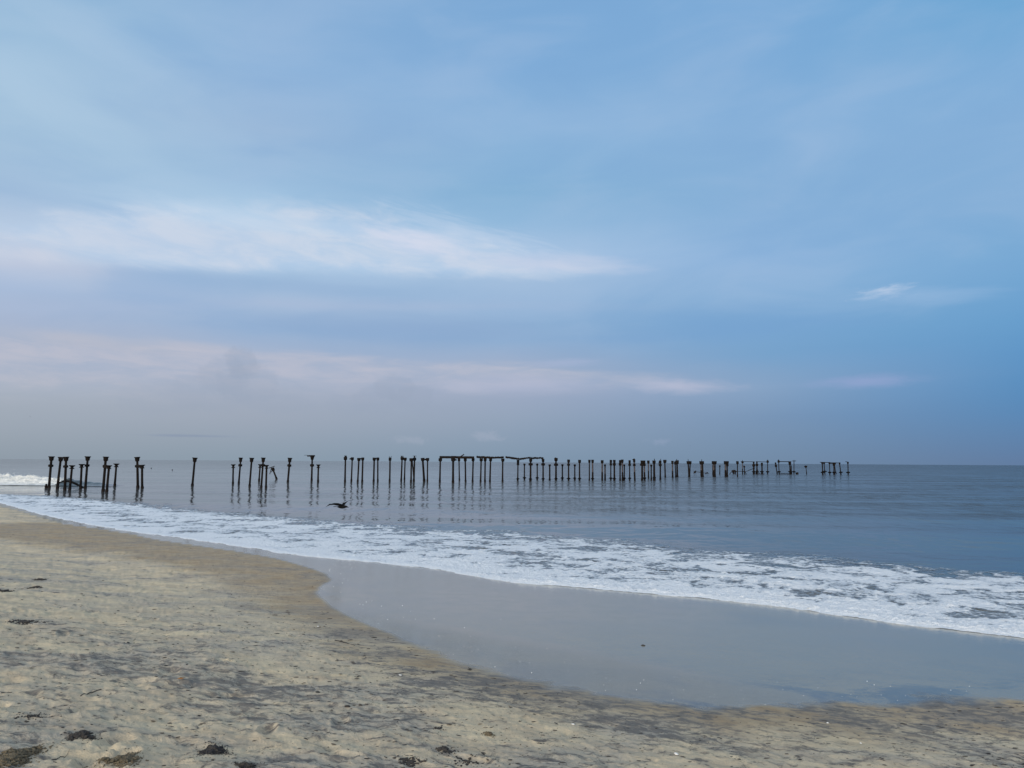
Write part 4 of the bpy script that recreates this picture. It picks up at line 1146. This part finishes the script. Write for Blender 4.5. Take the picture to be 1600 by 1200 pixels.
def clump(px, py, wpx, hpx, label, mat, count, size, seed, loose=False, tilt=0, mound=0.02):
    """a heap of granular weed: wpx/hpx its extent in the photo"""
    c = on_sand(px, py); e = on_sand(px + wpx / 2, py); f = on_sand(px, py - hpx / 2)
    ru = max(.02, math.hypot(e[0] - c[0], e[1] - c[1])); rv = max(.02, math.hypot(f[0] - c[0], f[1] - c[1]))
    rnd = random.Random(seed); pcs = []
    for i in range(count):
        a = rnd.uniform(0, 6.283); q = abs(rnd.gauss(0, .48))
        if q > 1.4: continue
        lob = 1 + .28 * math.sin(3 * a + seed) + .18 * math.sin(5 * a + 2 * seed)
        u, v = math.cos(a) * q * ru * lob, math.sin(a) * q * rv * lob
        x, y = c[0] + u + v * tilt, c[1] + v + u * tilt * .3
        k = rnd.uniform(.5, 1.3) * size * (1.1 if q < .7 else .6)
        zz = ground(x, y) + (0.0 if loose else mound) * max(0, 1 - q) * rnd.uniform(.3, 1)
        pcs.append((x, y, zz, k * rnd.uniform(.8, 1.8), k, k * .8, rnd.uniform(0, 3.14)))
    ob = chips('seaweed_clump', pcs, mat)
    tag(ob, label, 'seaweed', 'dark clumps of washed up seaweed on the dry sand', 'stuff' if loose else None)
CL = [
 (333, 1171, 46, 22, 'compact black seaweed clump, nearest bottom centre left', m_weed, 1100, .0065, 1),
 (128, 1153, 52, 13, 'long black seaweed clump above and left of the brown one', m_weed, 900, .0065, 2),
 (190, 1186, 78, 24, 'brown seaweed clump at the bottom edge right of the corner heap', m_weedb, 1900, .0065, 3),
 (18, 1186, 84, 34, 'dark brown seaweed heap in the bottom left corner', m_weedb, 2200, .007, 4),
 (385, 1196, 40, 10, 'low black clump cut by the bottom edge right of the compact one', m_weed, 420, .006, 5),
 (40, 972, 70, 9, 'scattered black fragments high on the left side of the beach', m_weed, 420, .010, 6, True),
 (60, 905, 22, 3, 'thin dark clump near the left edge, farthest up the beach', m_weed, 160, .012, 7),
 (57, 919, 20, 3, 'thin dark clump just below the farthest one at left', m_weed, 140, .012, 8),
 (8, 924, 18, 5, 'dark clump cut by the left edge of the view', m_weed, 130, .012, 9),
 (686, 1138, 22, 11, 'small open cluster of black bits near the bottom centre', m_weed, 50, .007, 10, True),
 (763, 1148, 26, 7, 'small brown cluster right of the open black one', m_weedb, 110, .007, 11),
 (697, 1172, 44, 12, 'speckled dark clump below the open black cluster', m_weed, 120, .008, 12, True),
 (640, 1186, 60, 14, 'loose scatter of black bits at the bottom edge near centre', m_weed, 150, .008, 13, True),
 (735, 1185, 84, 20, 'dark scatter on the bottom edge, just right of the loose black bits', m_weed, 190, .008, 14, True),
 (734, 1046, 8, 5, 'little black sprig lying on the glossy wet sand', m_weed, 26, .009, 15, True),
 (50, 1120, 110, 22, 'thin drift of black grains above the corner heap', m_weed, 130, .006, 16, True),
]
for c in CL: clump(*c)

# sticks and straws
def stick(p0, p1, thpx, label):
    A, B = on_sand(*p0), on_sand(*p1)
    rnd = random.Random(int(p0[0])); bm = bmesh.new(); rings = []
    A = Vector(A); B = Vector(B); n = 7; s = A.length / FPX
    for i in range(n + 1):
        c = A.lerp(B, i / n) + Vector((rnd.uniform(-1, 1), rnd.uniform(-1, 1), 0)) * s * 1.2
        c.z = ground(c.x, c.y) + thpx * s * .35
        r = thpx * s / 2 * (1 - .6 * i / n)
        rings.append([bm.verts.new(c + Vector((0, math.cos(k * 1.2566) * r, math.sin(k * 1.2566) * r))) for k in range(5)])
    for i in range(n):
        for k in range(5): bm.faces.new((rings[i][k], rings[i][(k + 1) % 5], rings[i + 1][(k + 1) % 5], rings[i + 1][k]))
    bm.faces.new(rings[0]); bm.faces.new(rings[-1])
    bmesh.ops.recalc_face_normals(bm, faces=bm.faces)
    me = bpy.data.meshes.new('driftwood_stick'); bm.to_mesh(me); bm.free()
    tag(finish('driftwood_stick', me, m_weed, None, True), label, 'stick', 'thin sticks lying on the sand')
stick((125, 1090), (158, 1079), 2.4, 'dark slanting stick on pale sand above the long black clump')
stick((150, 1086), (174, 1083), 1.4, 'thin straw just right of the slanting stick')
stick((82, 1188), (110, 1174), 1.6, 'brown stick between the corner heap and the brown clump')
stick((150, 1055), (185, 1057), 1.0, 'fine straw lying level above the slanting stick')
stick((524, 1000), (556, 1010), 1.8, 'dark twig at the inner edge of the wet sand')

def shell(px, py, w, label, mat=m_shell, nm='seashell', cat='shell', grp='small white shells on the beach'):
    c = on_sand(px, py); s = math.hypot(c[0], c[1]) / FPX; r = w * s / 2
    bm = bmesh.new(); m = 14; rings = []
    for i in range(6):
        t = i / 5; rr = r * math.cos(t * 1.5); zz = r * .55 * math.sin(t * 1.5)
        rings.append([bm.verts.new((math.cos(k * 2 * math.pi / m) * rr * (1 + .07 * (k % 2)) * (1.15 if abs(k - m / 4) < 3 else 1), math.sin(k * 2 * math.pi / m) * rr * .85 + t * r * .3, zz)) for k in range(m)])
    for i in range(5):
        for k in range(m): bm.faces.new((rings[i][k], rings[i][(k + 1) % m], rings[i + 1][(k + 1) % m], rings[i + 1][k]))
    bm.faces.new(rings[-1]); bm.faces.new(list(reversed(rings[0])))
    me = bpy.data.meshes.new(nm); bm.to_mesh(me); bm.free()
    ob = finish(nm, me, mat, None, True); ob.location = (c[0], c[1], ground(c[0], c[1]) - .001)
    ob.rotation_euler = (0.15, .1, px)
    tag(ob, label, cat, grp)
shell(895, 1131.5, 6, 'largest white shell, on pale sand below the dark wet edge')
shell(1293, 1129, 3.5, 'white shell on the right part of the dry sand')
shell(1345, 1161, 3, 'white shell closest to the lower right corner')
shell(625, 1055, 6, 'white shell above the middle of the dark streaks')
shell(497, 979, 3, 'tiny white shell in the dark sand near the tip of wet sand')
shell(1057, 1181, 0.1 + 8, 'round pale shell on the bottom part of the sand right of centre')
# fallen leaf
c = on_sand(283, 1066); me = bpy.data.meshes.new('fallen_leaf')
lv = [(-.035, 0, .004), (-.015, .012, .012), (.012, .013, .010), (.038, 0, .018), (.012, -.012, .006), (-.015, -.011, .006), (0, 0, .002)]
lv = lv + [(x, y, z - .0015) for x, y, z in lv]
fc_ = []
for k in range(6):
    fc_.append((k, (k + 1) % 6, 6)); fc_.append((7 + (k + 1) % 6, 7 + k, 13)); fc_.append((k, 7 + k, 7 + (k + 1) % 6, (k + 1) % 6))
me.from_pydata(lv, [], fc_)
ob = finish('fallen_leaf', me, m_leaf, None, True); ob.location = (c[0], c[1], ground(c[0], c[1]) + .002); ob.scale = (1.0, 1.0, 1.0)
tag(ob, 'small curled orange leaf on the streaked dry sand', 'leaf')
# dark pebble, and one on the wet sand
shell(496, 1082, 8, 'dark rounded pebble in the middle of the dry sand', m_weed, 'pebble', 'pebble', 'dark pebbles on the beach')
shell(543, 1106, 9, 'flat dark pebble right of and below the rounded one', m_weed, 'pebble', 'pebble', 'dark pebbles on the beach')
shell(1005, 1009, 6, 'small dark pebble alone on the wet sand', m_weed, 'pebble', 'pebble', 'dark pebbles on the beach')

# uncountable small dark scraps all over the dry sand
rnd = random.Random(5); pcs = []
while len(pcs) < 2600:
    px, py = rnd.uniform(-40, 1640), 830 + 375 * rnd.random() ** .8
    c = on_sand(px, py)
    x, y = float(c[0]), float(c[1])
    dwet = float(sdf(np.array([x]), np.array([y]), WETPOLY)[0])
    if dwet > -0.12: continue
    inl_ = -dwet
    if y > 14 and rnd.random() < .6: continue
    pr_ = .25 + .75 * math.exp(-((inl_ - 1.6) / 1.8) ** 2)
    if px > 900: pr_ *= .45
    if rnd.random() > pr_: continue
    s = math.hypot(x, y) / FPX
    big_ = rnd.random() < .22 and y < 15
    k = min(.016, s * (rnd.uniform(.9, 1.7) if big_ else rnd.uniform(.35, 1.0)))
    pcs.append((x, y, ground(x, y) + .0005, k * (rnd.uniform(2, 4) if big_ else rnd.uniform(1, 2.6)), k, k * .5, rnd.gauss(0, .35)))
tag(chips('beach_debris', pcs, m_weed), 'countless small dark scraps strewn over the dry sand', 'debris', kind='stuff')

# froth bubbles left on the wet sand by the last wave
pcs = []
poly = WETPX[2:24]
while len(pcs) < 120:
    i = rnd.randrange(len(poly) - 1); f = rnd.random()
    x = poly[i][0] * (1 - f) + poly[i + 1][0] * f; y = poly[i][1] * (1 - f) + poly[i + 1][1] * f
    dy = abs(rnd.gauss(0, 1)) * 26 + 3
    x += rnd.uniform(0, 40) + dy * .5; y -= dy
    c = on_sand(x, y); s = math.hypot(c[0], c[1]) / FPX
    k = s * rnd.uniform(.18, .42) * (1.9 if rnd.random() < .08 else 1)
    pcs.append((c[0], c[1], c[2] + .001, k * rnd.uniform(1, 1.8), k, k * .7, 0))
tag(chips('froth_bubbles', pcs, m_bub), 'white froth bubbles stranded along the edge of the wet sand', 'froth', kind='stuff')

# bits of spray above the breaking wave
pcs = []
for i in range(240):
    x = rnd.uniform(-10, 30) if rnd.random() < .6 else rnd.uniform(0, 95)
    base = 745 if x < 45 else 749
    yv = base - abs(rnd.gauss(0, 3.0))
    dq = depth(x, 755.5) + rnd.uniform(-.4, .4)
    p = at_depth(x, yv, dq); k = rnd.uniform(.012, .04)
    pcs.append((p.x, p.y, p.z, k, k, k, 0))
tag(chips('wave_spray', pcs, m_bub), 'fine white spray above the crest of the breaking wave', 'spray', kind='stuff')
